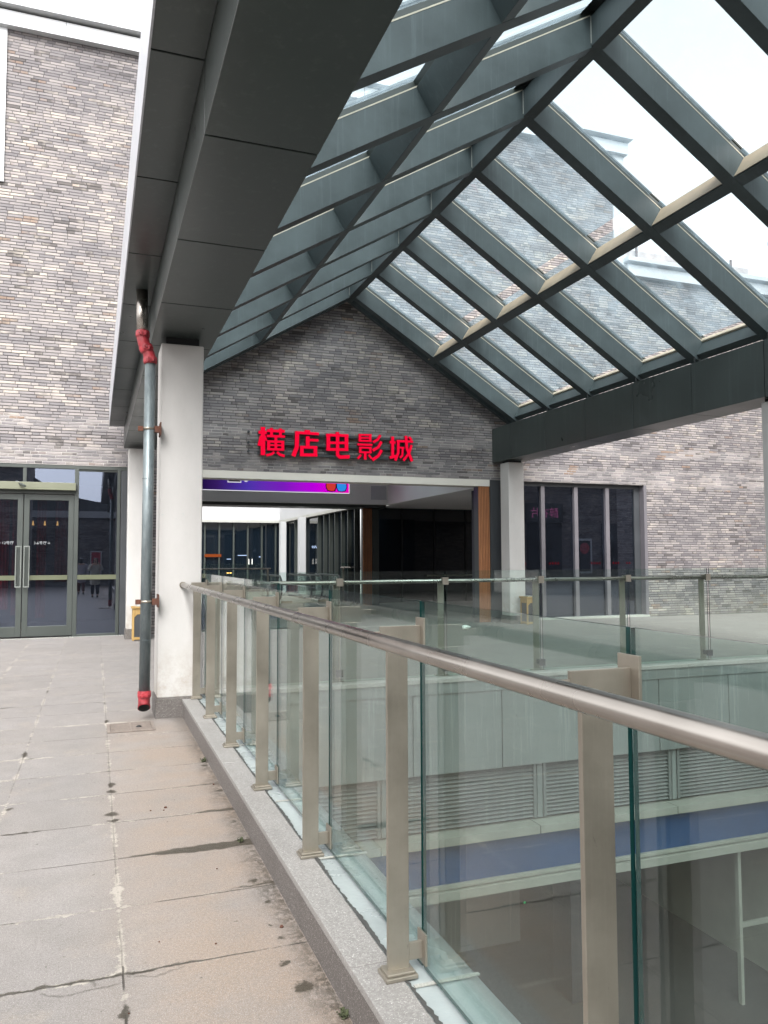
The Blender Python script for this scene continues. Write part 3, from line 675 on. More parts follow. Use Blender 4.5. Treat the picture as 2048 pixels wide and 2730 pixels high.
cc = thing('court_column', 'white square column at the far corner of the court, left of a twin', 'column', (8.30, 37.0, 0), 'white columns in the court')
make('shaft', B().box(8.30, 8.58, 36.8, 37.1, 0, 3.40), 'court_white', cc)
c2 = thing('court_column', 'thicker white square column in front of the glazed court wall', 'column', (8.2, 32.7, 0), 'white columns in the court')
make('shaft', B().box(8.12, 8.40, 32.4, 32.7, 0, 3.40), 'court_white', c2)
b = B(); b.box(4.95, 5.75, 38.46, 38.47, 1.72, 1.86); lamp_s = make('lit_sign_strip', b, 'sign_orange', crt)
b = B(); b.box(6.02, 6.22, 38.46, 38.47, 1.60, 1.63); b.box(6.55, 7.0, 38.46, 38.47, 1.78, 1.81); b.box(7.6, 7.68, 38.46, 38.47, 1.70, 1.74); make('lit_lamp_strip', b, 'lamp_blue', crt)
b = B(); b.box(6.02, 6.12, 38.46, 38.47, .92, .96); b.box(6.16, 6.26, 38.46, 38.47, .92, .96); make('warm_lamp_strip', b, 'lamp', crt)
b = B(); b.box(7.08, 7.11, 38.44, 38.47, 1.35, 1.62); b.box(7.24, 7.27, 38.44, 38.47, 1.35, 1.62); make('door_pull', b, 'paper', crt)
b = B()
for i in range(9): b.box(8.655, 8.66, 31.62+.09*i, 31.66+.09*i, 2.05+.03*((i*7) % 3), 2.11+.03*((i*5) % 3))
make('glowing_window_sticker', b, 'lamp_blue', crt)  # stickers glow through the emissive lamp material
# escalator heads
es = thing('escalator', 'escalator head with black handrails in the court behind the far railing', 'escalator', (7.2, 28.6, 0))
for x0 in (6.25, 7.35, 7.75, 8.45):
    pts = []
    for i in range(13):
        t = R(-90+15*i); pts.append((x0, 27.9-.42*math.cos(t), .58+.42*math.sin(t)))
    pts = [(x0, 31.0, .16)]+pts+[(x0, 31.0, 1.0)]
    make('handrail', B().pipe(pts, .035, 8), 'black', es); make('side_glass', B().box(x0-.006, x0+.006, 27.6, 31, .2, .96), 'glass', es)
make('comb_plate', B().box(6.3, 8.4, 27.8, 28.9, .002, .02), 'post', es)
b = B(); b.box(6.35, 6.75, 27.95, 28.0, .02, .08); b.box(7.8, 8.35, 28.2, 28.26, .02, .10); make('yellow_marking', b, 'bin_wood', es)

# ================================================================== WHITE COLUMNS
def column(x0, x1, y0, y1, ztop, label, plinth=.195, po=.018):
    t = thing('canopy_column', label, 'column', ((x0+x1)/2, (y0+y1)/2, 0), 'white columns carrying the canopy')
    make('shaft', B().box(x0, x1, y0, y1, plinth, ztop), 'plaster', t, bevel=.012)
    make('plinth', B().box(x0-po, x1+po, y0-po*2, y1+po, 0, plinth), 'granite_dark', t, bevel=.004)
    return t
column(.612, 1.045, 8.33, 8.77, 3.855, 'white plastered column beside the grey downpipe, where the near handrail ends')
column(.61, 1.045, 16.74, 17.18, 3.88, 'white plastered column by the glass entrance doors, half hidden by the downpipe')
column(9.555, 9.985, 17.0, 17.42, 3.98, 'white plastered column between the timber slats and the dark shop window')
column(9.60, 10.03, 8.77, 9.20, 3.98, 'white plastered column cut by the right edge, behind the far railing')

# ================================================================== GLASS CANOPY
can = thing('glass_canopy', 'pitched steel and glass canopy with blue grey rafters over the walkway', 'canopy', (5.594, 6, 3.9))
RX, RZ = 5.594, 7.79
SL = {1: .632, -1: .602}
def zr(s, x): return RZ-SL[s]*abs(x-RX)
EX = {1: 10.12, -1: .86}
Y0R, DYR, WR = 7.645, 1.595, .195
rng = range(-8, 7)
for s in (1, -1):
    cth = 1/math.hypot(SL[s], 1); dv = .352/cth; gv = .438/cth
    xe = EX[s]
    poly = [(RX, zr(s, RX)), (xe, zr(s, xe)), (xe, zr(s, xe)+dv), (RX, RZ+dv)]
    gpoly = [(RX, RZ+dv+.0), (xe, zr(s, xe)+dv), (xe, zr(s, xe)+gv), (RX, RZ+gv)]
    tp = .012
    tpoly = [(RX+s*.1, zr(s, RX+s*.1)+dv-tp), (xe, zr(s, xe)+dv-tp), (xe, zr(s, xe)+dv+tp*.4), (RX+s*.1, zr(s, RX+s*.1)+dv+tp*.4)]
    ra = None
    for k in list(rng)+['w']:
        y0 = Y0R+DYR*k if k != 'w' else YW-.13
        w = WR if k != 'w' else .127
        if ra is None or k == 'w':
            r_ = make('rafter', B().prism(poly, y0, y0+w), 'steel_paint', can, bevel=.004)
            g_ = make('glazing_bar', B().prism(gpoly, y0+.03, y0+w-.03).prism([(a, c+.012) for a, c in gpoly[2:]]+[(RX, RZ+gv+.04), (xe, zr(s, xe)+gv+.04)], y0+.02, y0+w-.02), 'frame', can)
            t_ = make('sealant_and_lit_edge', B().prism(tpoly, y0-.003, y0+.02), 'tan_lit_edge_trim', can)  # pale strip paints in the rafter's top edge catching light
            if ra is None: ra = (r_, g_, t_, y0)
        else:
            for o in ra[:3]: clone(o, can, (0, y0-ra[3], 0))
    # purlin
    px = RX+s*2.13; pz = zr(s, px)
    def slab(xc, w, off0, off1):     # box across the slope, offsets measured up from the rafter bottoms
        sx = SL[s]*cth; cx = cth
        pts = []
        for a, h in ((-w/2, off0), (w/2, off0), (w/2, off1), (-w/2, off1)):
            x = xc+s*a*cx+s*h*sx; z = zr(s, xc)-a*sx+h*cx; pts.append((x, z))
        return pts
    make('purlin', B().prism(slab(px, .16, .004, .346), -5.2, YW-.135), 'steel_paint', can, bevel=.004)
    make('purlin_cover', B().prism(slab(px, .11, .350, .43), -5.2, YW-.135), 'tan_lit_edge_trim' if s == 1 else 'frame', can)
    if s == 1:
        # upslope face of the purlin, given a separate buff colour
        make('purlin_face', B().prism([(q[0], q[1]) for q in slab(px-.0795-.0035, .004, .012, .345)], -5.2, YW-.135), 'buff', can)
    ex2 = RX+s*4.30
    make('eave_purlin', B().prism(slab(ex2, .14, .06, .346), -5.2, YW-.135), 'steel_paint', can)
    make('eave_sill', B().prism(slab(ex2-s*.02, .16, .350, .415), -5.2, YW-.135), 'tan_lit_edge_trim' if s == 1 else 'frame', can)
    # glass panes
    ym = None
    for seg, (a, c) in enumerate(((.10, 2.05), (2.20, 4.40))):
        proto = None
        for k in rng:
            y0 = Y0R+DYR*k+WR-.035; y1 = Y0R+DYR*(k+1)+.035
            if k == 6: y1 = YW-.11
            if k == 6 or proto is None:
                xa, xc = RX+s*a, RX+s*c; h = .425/cth
                pn = make('glass_pane', B().quad((xa, y0, zr(s, xa)+h), (xc, y0, zr(s, xc)+h), (xc, y1, zr(s, xc)+h), (xa, y1, zr(s, xa)+h)), 'roof_glass', can)
                if proto is None: proto = (pn, y0)
            else: clone(proto[0], can, (0, y0-proto[1], 0))
rs = None
for k in rng:
    y0 = Y0R+DYR*k
    if rs is None: rs = (make('sealant_and_lit_edge', B().box(RX-.098, RX-.088, y0-.012, y0-.002, RZ+.0, RZ+.34), 'stone_pale', can), y0)
    else: clone(rs[0], can, (0, y0-rs[1], 0))
make('ridge_beam', B().box(RX-.09, RX+.09, -5.2, YW-.14, RZ-.035, RZ+.34), 'steel_paint', can, bevel=.004)
make('ridge_cap', B().prism([(RX-.22, RZ+.36), (RX, RZ+.52), (RX+.22, RZ+.36), (RX, RZ+.46)], -5.2, YW-.14), 'frame', can)
for k in (0, 1, 2, 3, 4, 5):
    y0 = Y0R+DYR*k-.012
    make('eave_stud', B().box(9.80, 9.82, y0-.01, y0+.008, 4.9, 5.12), 'joint', can)
# eave beams: dark core with cladding panels and open joints
def beam_run(x0, x1, z0, z1, ya, yb, jy, dj):
    make('beam_core', B().box(x0+.012, x1-.012, ya, yb-.01, z0+.012, z1-.012), 'joint', can)
    y = jy
    while y > ya: y -= dj
    y = max(ya, y)
    edges = [ya]; q = jy
    while q > ya+dj: q -= dj
    while q < yb-.3:
        if q > ya+.2: edges.append(q)
        q += dj
    edges.append(yb)
    for a, c in zip(edges, edges[1:]): make('cladding_panel', B().box(x0, x1, a+.008, c-.008, z0, z1), 'cladding', can, bevel=.003)
beam_run(9.48, 10.13, 4.03, 4.90, -5.2, YW-.003, 9.005, 1.5455)
beam_run(.523, 1.169, 3.93, 4.93, -5.2, 17.16, 4.25, 1.495)
beam_run(.235, .522, 4.353, 4.44, -5.2, 16.92, 4.25, 1.495)
b = B()
for i in range(8):
    y0 = -5.2+2.77*i; b.box(.222, .2345, y0+.004, min(y0+2.766, 16.93), 4.350, 5.03)
b.box(.222, .50, 16.921, 16.935, 4.353, 5.03)
make('fascia_sheet', b, 'fascia', can)
make('gutter_floor', B().box(.236, .522, -5.2, 16.91, 4.60, 4.64), 'fascia', can)
make('recess_shade_block', B().box(.66, 1.0, 8.37, 8.73, 3.855, 3.93), 'joint', can)  # black block stands in for the shade of the recess above the column
make('recess_shade_block', B().box(9.6, 9.94, 17.05, 17.38, 3.98, 4.03), 'joint', can); make('recess_shade_block', B().box(9.64, 9.99, 8.81, 9.16, 3.98, 4.03), 'joint', can)

# ================================================================== DOWNPIPE
dp = thing('rainwater_downpipe', 'grey steel rainwater downpipe with red couplings beside the white column', 'pipe', (.49, 8.24, .09))
py = 8.24
make('upper_pipe', B().tube((.417, py, 3.88), (.405, py, 4.36), .058, 24), 'rail', dp)
make('main_pipe', B().tube((.484, py, .27), (.497, py, 3.62), .054, 24), 'pipe', dp)
make('elbow', B().pipe([(.418, py, 3.92), (.419, py, 3.86), (.432, py, 3.80), (.455, py, 3.755), (.478, py, 3.71), (.492, py, 3.66), (.496, py, 3.60)], .060, 20), 'red_paint', dp)
def collar(p, d, r=.070, h=.052):
    p = Vector(p); d = Vector(d).normalized()
    b = B(); b.tube(p-d*h/2, p+d*h/2, r, 24); b.tube(p-d*(h/2+.008), p-d*h/2, r*.94, 24); b.tube(p+d*h/2, p+d*(h/2+.008), r*.94, 24)
    for sx in (-1, 1):
        c = p+Vector((0, -1, 0))*r*.92+Vector((sx*.022, 0, 0)); b.box(c.x-.010, c.x+.010, c.y-.018, c.y+.02, c.z-.022, c.z+.022)
    b.tube(p+Vector((-.045, -r*.98, 0)), p+Vector((.045, -r*.98, 0)), .006, 8)
    return make('coupling', b, 'red_paint', dp, bevel=.003)
collar((.418, py, 3.90), (0, 0, 1)); collar((.455, py, 3.755), (-.45, 0, 1)); collar((.496, py, 3.635), (0, 0, 1)); collar((.484, py, .262), (0, 0, 1), .066)
b = B()
seg = 24; rings = []
for z_, r_ in ((.25, .058), (.18, .056), (.125, .062), (.125, .055), (.22, .050)):
    rings.append([b.b.verts.new((.483+r_*math.cos(2*math.pi*k/seg), py+r_*math.sin(2*math.pi*k/seg), z_-(.045*math.sin(2*math.pi*k/seg) if z_ < .13 else 0))) for k in range(seg)])
for ri, (A, C) in enumerate(zip(rings, rings[1:])):
    for k in range(seg): f = b.b.faces.new((A[k], A[(k+1) % seg], C[(k+1) % seg], C[k])); f.smooth = True; f.material_index = int(ri == 3)
f = b.b.faces.new(rings[-1]); f.material_index = 1
make('outlet', b, ['red_paint', 'black'], dp)
for zz in (2.93, 1.18):
    b = B(); b.tube((.49, py, zz-.012), (.49, py, zz+.012), .0575, 24); make('clamp_ring', b, 'post', dp)
    b = B(); b.box(.385, .435, py-.02, py+.02, zz-.026, zz+.022); b.box(.545, .611, py-.03, py+.03, zz-.035, zz+.03); b.box(.600, .6115, py-.045, py+.16, zz-.06, zz+.07)
    make('clamp_bracket', b, 'rust', dp)
b = B()
for zz in (.80, 1.95, 2.42): b.tube((.487, py, zz-.002), (.487, py, zz+.002), .0545, 24)
make('pipe_joint', b, 'pipe', dp)

# ================================================================== BALUSTRADES
bal = thing('near_balustrade', 'glass balustrade on the granite kerb with a thick round steel handrail, nearest the camera', 'balustrade', (1.0, 3, .18))
make('handrail', B().tube((.855, -3.5, 1.338), (.855, 8.335, 1.338), .0242, 40), 'rail', bal)
make('wall_flange', B().tube((.855, 8.318, 1.338), (.855, 8.332, 1.338), .034, 24), 'post', bal)
PY = [-3.25, -2.09, -.92, .25, 1.415, 2.575, 3.735, 4.905, 6.08, 7.24, 8.27]
GXN = 1.098
def post_set(yc, parent, proto={}):
    if 'p' not in proto:
        b = B(); b.box(.956, 1.033, yc-.008, yc+.008, .20, 1.2855)
        p = make('post', b, 'post', parent, bevel=.0015)
        b = B(); b.box(.936, 1.052, yc-.045, yc+.045, .1815, .196); b.box(.944, 1.044, yc-.037, yc+.037, .196, .206)
        bp_ = make('base_plate', b, 'post', p, bevel=.003)
        for z0, z1 in ((1.286, 1.366), (.225, .285)):
            b = B(); b.box(1.0335 if z0 < 1 else .932, 1.083, yc-.006, yc+.006, z0+.001, z1-.001); b.box(1.083, 1.091, yc-.032, yc+.040, z0-.018, z1+.026)
            
            if z0 > 1: b.box(.872, .9315, yc-.006, yc+.006, 1.322, 1.348)
            b.tube((1.079, yc+.014, (z0+z1)/2), (1.083, yc+.014, (z0+z1)/2), .009, 10)
            br = make('glass_bracket', b, 'post', p, bevel=.001)
        b = B(); b.box(1.0838, 1.0845, yc-.010, yc+.008, .23, .275); b.box(1.0822, 1.0829, yc-.004, yc+.006, 1.30, 1.35); make('weld_rust', b, 'rust', p)
        proto['p'] = (p, yc)
    else: clone(proto['p'][0], parent, (0, yc-proto['p'][1], 0))
for yc in PY: post_set(yc, bal)
def pane_y(y0, y1, x, z0, z1, parent, t=.012):
    b = B(); b.box(x-t/2, x+t/2, y0, y1, z0, z1)
    b.b.faces.ensure_lookup_table()
    for f in b.b.faces:
        f.normal_update()
        if abs(f.normal.x) < .5: f.material_index = 1
    return make('glass_panel', b, ['glass', 'glass_edge'], parent)
def pane_x(x0, x1, y, z0, z1, parent, t=.012):
    b = B(); b.box(x0, x1, y-t/2, y+t/2, z0, z1)
    for f in b.b.faces:
        f.normal_update()
        if abs(f.normal.y) < .5: f.material_index = 1
    return make('glass_panel', b, ['glass', 'glass_edge'], parent)
GJ = [y+.012 for y in PY]
for a, c in zip(GJ, GJ[1:]): pane_y(a+.0085, c-.0085, GXN, .186, 1.449, bal)
pane_y(GJ[-1]+.0085, 8.655, GXN, .186, 1.449, bal)

fb = thing('far_balustrade', 'steel and glass balustrade across the far side of the light well with slender posts', 'balustrade', (6, 8.8, .18))
FY = 8.80; GY = 8.67
make('handrail', B().tube((1.046, FY-.05, 1.328), (9.595, FY-.05, 1.328), .0235, 28), 'rail', fb)
FX = [5.316+1.333*k for k in range(-3, 4)]
proto = None
for xc in FX:
    if proto is None:
        p = make('post', B().box(xc-.042, xc+.042, FY-.010, FY+.010, .192, 1.34), 'post', fb, bevel=.002)
        make('base_plate', B().box(xc-.08, xc+.08, FY-.045, FY+.045, .1805, .193), 'post', p, bevel=.002)
        for z0, z1 in ((1.285, 1.375), (.25, .33)):
            b = B(); b.box(xc-.006, xc+.006, GY+.0165, FY-.0105, z0+.01, z1-.01); b.box(xc-.040, xc+.040, GY+.008, GY+.016, z0, z1); b.box(xc-.040, xc+.040, GY-.016, GY-.008, z0, z1)
            make('glass_bracket', b, 'post' if z0 > 1 else 'frame_dark', p)
        proto = (p, xc)
    else: clone(proto[0], fb, (xc-proto[1], 0, 0))
GF = [1.105]+FX+[9.56]
for a, c in zip(GF, GF[1:]): pane_x(a+.016, c-.016, GY, .195, 1.453, fb)
# inner court balustrades
def court_rail(x0, x1, y, label, e0, e1):
    t = thing('court_balustrade', label, 'balustrade', ((x0+x1)/2, y, 0), 'glass balustrades in the court')
    make('handrail', B().tube((x0, y, 1.29), (x1, y, 1.29), .026, 12), 'rail', t)
    make('glass_panel', B().box(x0+.05, x1-.15, y+.10, y+.112, .1, 1.46), 'glass', t)
    for xx in (e0, e1): make('post', B().box(xx-.03, xx+.03, y-.01, y+.01, 0, 1.28), 'post', t)
court_rail(1.8, 5.45, 25.6, 'short glass railing at the left of the passage behind the white column', 2.2, 5.35)
court_rail(8.35, 9.35, 27.2, 'short glass railing in front of the timber slatted pier', 8.45, 9.25)

# ================================================================== DRAIN, BINS, LITTER
dg_ = thing('floor_drain', 'rusty slotted floor drain grate under the red downpipe outlet', 'drain', (.35, 7.95, 0))
b = B(); b.box(.135, .56, 7.745, 7.765, .003, .012); b.box(.135, .56, 8.13, 8.15, .003, .012); b.box(.135, .16, 7.765, 8.13, .003, .012); b.box(.535, .56, 7.765, 8.13, .003, .012); b.box(.34, .355, 7.765, 8.13, .003, .011)
make('grate_frame', b, 'grate', dg_)
make('gully', B().box(.16, .535, 7.765, 8.13, .0015, .003), 'black', dg_)
b = B()
for k in range(13): b.box(.162, .533, 7.778+.027*k, 7.792+.027*k, .0035, .0105)
make('grate_bars', b, 'grate', dg_)
make('dirt_clump', B().tube((.42, 7.93, .011), (.42, 7.93, .02), .03, 9, .012), 'black', dg_)
def bin_(x0, x1, y0, y1, label):
    t = thing('wooden_litter_bin', label, 'bin', ((x0+x1)/2, (y0+y1)/2, 0), 'yellow timber litter bins')
    h = .66; p = .035
    make('dark_liner', B().box(x0+.015, x1-.015, y0+.015, y1-.015, .03, h-.06), 'frame_dark', t)
    proto = None
    for (xx, yy) in ((x0, y0), (x1-p, y0), (x0, y1-p), (x1-p, y1-p)):
        if proto is None: q = make('corner_post', B().box(xx, xx+p, yy, yy+p, 0, h-.02), 'bin_wood', t, bevel=.003); proto = (q, xx, yy)
        else: clone(proto[0], t, (xx-proto[1], yy-proto[2], 0))
    b = B()
    for z0, z1 in ((.02, .07), (h-.14, h-.03)):
        b.box(x0+p, x1-p, y0+.003, y0+.014, z0, z1); b.box(x0+p, x1-p, y1-.014, y1-.003, z0, z1); b.box(x0+.003, x0+.014, y0+p, y1-p, z0, z1); b.box(x1-.014, x1-.003, y0+p, y1-p, z0, z1)
    make('rails', b, 'bin_wood', t)
    b = B()
    for sx in (1, -1):
        xa = x0+p if sx == 1 else x1-p
        b.prism([(xa, h-.14), (xa+sx*.06, h-.14), (xa, h-.20)], y0+.005, y0+.014)
    make('corner_brace', b, 'bin_wood', t)
    make('lid', B().box(x0-.022, x1+.022, y0-.022, y1+.022, h-.025, h+.012), 'bin_wood', t, bevel=.004)
    make('ash_tray', B().box(x0+.06, x1-.06, y0+.06, y1-.06, h+.012, h+.03), 'stone_pale', t)
    return t
bin_(9.79, 10.08, 16.6, 16.92, 'yellow timber litter bin in front of the white column by the dark shop window')
bin_(.715, .985, 16.34, 16.62, 'yellow timber litter bin half hidden behind the downpipe near the glass doors')
b = B(); pts = []
random.seed(5)
b.pipe([(7.82, 16.10, .045), (7.86, 16.09, .05), (7.90, 16.085, .052), (7.95, 16.08, .05), (7.965, 16.078, .047), (8.0, 16.07, .045)], [.035, .05, .052, .048, .025, .02], 10)
for v in b.b.verts: v.co += Vector((random.uniform(-.008, .008), random.uniform(-.008, .008), random.uniform(-.006, .006)))
tag(make('crumpled_cup', b, 'paper'), 'crumpled white paper cup lying on the far deck behind the railing', 'litter')
# little weeds along the kerb and dry leaves
random.seed(11)
def weed(x, y, s, label):
    b = B()
    for i in range(34):
        a = random.uniform(0, 6.28); l = s*random.uniform(.4, 1); dx, dy = math.cos(a), math.sin(a); h = l*random.uniform(.3, 1.1)
        ox, oy = x+random.uniform(-s, s)*.5, y+random.uniform(-s, s)*.7; w = .0035
        p = Vector((ox, oy, .001)); q = Vector((ox+dx*l*.5, oy+dy*l*.5, h)); n_ = Vector((-dy, dx, 0))*w
        b.quad(p-n_, p+n_, q+n_*1.4, q-n_*1.4); b.quad(q-n_*1.4, q+n_*1.4, q+Vector((dx*l*.4, dy*l*.4, -.1*l))+n_*.3, q+Vector((dx*l*.4, dy*l*.4, -.1*l))-n_*.3)
    tag(make('weed', b, 'weed'), label, 'weed', 'weeds at the kerb foot')
weed(.835, 6.42, .028, 'small green weed at the foot of the kerb just past the drain grate')
weed(.80, 4.55, .022, 'low moss and weed in the wet joint at the foot of the kerb')
weed(.845, 2.72, .022, 'small weed at the foot of the kerb nearest the camera')
b = B()
for x, y, s in ((.455, 5.33, .011), (.44, 5.28, .006), (.14, 3.0, .004), (.28, 3.5, .004), (.50, 3.4, .005), (.79, 3.45, .01), (.82, 5.75, .008), (.36, 5.3, .006), (.62, 4.2, .005), (.05, 2.9, .004)):
    b.tube((x, y, .001), (x, y, .001+s*.7), s, 6, s*.6)
make('floor_debris', b, 'rust', kind='stuff')

# ================================================================== LOWER STOREFRONT ACROSS THE LIGHT WELL
low = thing('lower_shopfront', 'lower storey shopfront across the light well with grey panels, louvres and blue sign band', 'shopfront', (6, 8.6, -4.42))
make('backing_wall', B().box(1.25, 9.45, 8.80, 9.0, -2.36, -.0015), 'joint', low)
PJ = [3.515+1.171*k for k in range(-1, 5)]
for a, c in zip([1.26]+PJ, PJ+[9.44]): make('wall_panel', B().box(a+.007, c-.007, 8.575, 8.63, -.934, .132), 'panel', low, bevel=.002)
LJ = [1.27, 3.18, 5.24, 7.30, 9.36]
for a, c in zip(LJ, LJ[1:]):
    fr_ = B(); fr_.box(a+.05, a+.09, 8.635, 8.74, -1.605, -.938); fr_.box(c-.09, c-.05, 8.635, 8.74, -1.605, -.938)
    lv = make('louvre', fr_, 'louver', low)
    b = B()
    for i in range(14):
        z0 = -1.595+.047*i; b.prism([(8.65, z0), (8.655, z0-.006), (8.715, z0+.036), (8.71, z0+.044)], a+.09, c-.09, 'x')
    make('slats', b, 'louver', lv)
    make('louvre_post', B().box(c-.035, c+.035, 8.64, 8.70, -1.605, -.938), 'panel', low)
for a, c in zip([1.27, 3.06, 5.115, 7.17], [3.06, 5.115, 7.17, 9.44]): make('ledge', B().box(a+.006, c-.006, 8.43, 8.72, -1.724, -1.629), 'ledge_p', low, bevel=.002)
make('sign_band', B().box(1.27, 9.44, 8.56, 8.64, -2.199, -1.725), 'blue', low)
b = B(); b.box(1.27, 9.44, 8.51, 8.64, -2.241, -2.200); b.box(1.27, 9.44, 8.48, 8.64, -2.364, -2.256); make('trim', b, 'ledge_p', low, bevel=.003)
make('shop_soffit', B().box(1.27, 9.44, 8.65, 14.0, -2.36, -2.30), 'panel', low)
make('shop_back_wall', B().box(1.0, 9.8, 13.6, 13.8, -4.42, -2.36), 'frame_dark', low)
make('shop_side_wall', B().box(9.30, 9.44, 8.65, 13.6, -4.42, -2.36), 'ledge_p', low)
make('shop_counter', B().box(3.2, 6.4, 11.2, 11.8, -4.42, -3.5), 'panel', low, bevel=.01)
make('shop_pillar', B().box(6.15, 6.6, 9.4, 9.85, -4.42, -2.36), 'frame_dark', low, bevel=.01)
fr_ = B(); fr_.box(8.28, 8.33, 8.58, 8.64, -4.42, -2.365); fr_.box(8.331, 9.30, 8.59, 8.63, -3.42, -3.36)
make('door_frame', fr_, 'ledge_p', low)
make('green_indicator', B().box(4.93, 4.952, 8.53, 8.54, -2.56, -2.542), 'green_led', low)

# ================================================================== BUILDINGS BEHIND THE CAMERA AND RIGHT (seen in the glass)
rb = thing('right_wing_building', 'brick wing with tiled gable roof seen through the glass roof at the right', 'building', (20, 14, 0))
make('brick_wall', B().box(19, 26, 10.5, 17.4, 0, 10.9), 'brick', rb)
b = B(); b.box(18.84, 26, 10.3, 17.45, 10.5, 10.84); b.box(18.70, 26, 10.2, 17.5, 10.9, 11.02); make('cornice', b, 'cornice', rb)
b = B(); b.prism([(12, 11.0), (17.4, 11.0), (17.4, 12.3), (12, 14.6)], 19.3, 26, 'x'); make('upper_wall', b, 'brick', rb)
b = B(); b.prism([(11.7, 14.75), (18.0, 12.15), (18.0, 12.32), (11.7, 14.95)], 18.9, 26, 'x'); make('tiled_roof', b, 'rooftile', rb)
b = B(); b.prism([(11.7, 14.45), (17.9, 11.9), (17.9, 12.14), (11.7, 14.72)], 19.15, 19.28, 'x'); make('verge_board', b, 'cornice', rb)
bk = thing('opposite_building', 'one storey brick building with white cornice and curved tiled roof mirrored in the entrance glass', 'building', (0, -16, 0))
make('brick_wall', B().box(-3.6, 18, -16.6, -16.2, 0, 4.2), 'brick', bk)
make('cornice', B().box(-3.6, 18, -16.6, -16.0, 4.2, 4.6), 'cornice', bk)
b = B()
for i in range(24):
    x0 = -3.6+.9*i
    rr_ = lambda x: 4.6+1.5*min(1, abs(((x+3.6) % 9)-4.5)/4.5)**2
    b.prism([(x0, 4.6), (x0+.9, 4.6), (x0+.9, rr_(x0+.9)+.55), (x0, rr_(x0)+.55)], -17.2, -16.2)
make('curved_tiled_roof', b, 'rooftile', bk)
b = B(); b.box(-.28, .38, -16.19, -16.1, .45, 2.15); ps = make('poster_frame', b, 'cornice', bk); make('poster', B().box(-.22, .32, -16.095, -16.085, .52, 2.08), 'poster_red', ps)
b2 = thing('side_building', 'tall brick block behind the walkway, mirrored dark in the entrance doors', 'building', (-8, -14, 0))
make('brick_wall', B().box(-20, -3.9, -22, -14, 0, 12), 'brick', b2); make('doorway', B().box(-5.6, -4.6, -14.02, -13.99, 0, 2.6), 'black', b2)
b3 = thing('dark_shop_building', 'dark brick shop building with pink neon sign, mirrored in the right window', 'building', (32, -12, 0))
make('brick_wall', B().box(18.5, 50, -12.6, -12.2, 0, 11), 'brick', b3)
b = B()
for x0, x1 in ((28.4, 31.2), (34.6, 44)): b.box(x0, x1, -12.19, -12.1, 0, 4.1)
make('shop_opening', b, 'black', b3)
make('sign_board', B().box(28.3, 31.3, -12.18, -12.05, 4.15, 5.5), 'frame_dark', b3)
# neon strokes are mirrored in the window
bm_t = text('neon_lettering', '醉衣片', .78, 0, 0, 0, 'pink_neon', b3)
bm_t.rotation_euler = (0, 0, math.pi); bm_t.location = Vector((29.75, -12.02, 4.45))-Vector(b3.location)
b = B(); b.box(32.4, 33.7, -12.18, -12.08, .5, 3.0); pf = make('poster_frame', b, 'cornice', b3); make('poster', B().box(32.55, 33.55, -12.07, -12.06, .65, 2.85), 'black', pf)
make('poster_disc', B().tube((33.05, -12.05, 2.3), (33.05, -12.03, 2.3), .4, 24), 'poster_red', pf)

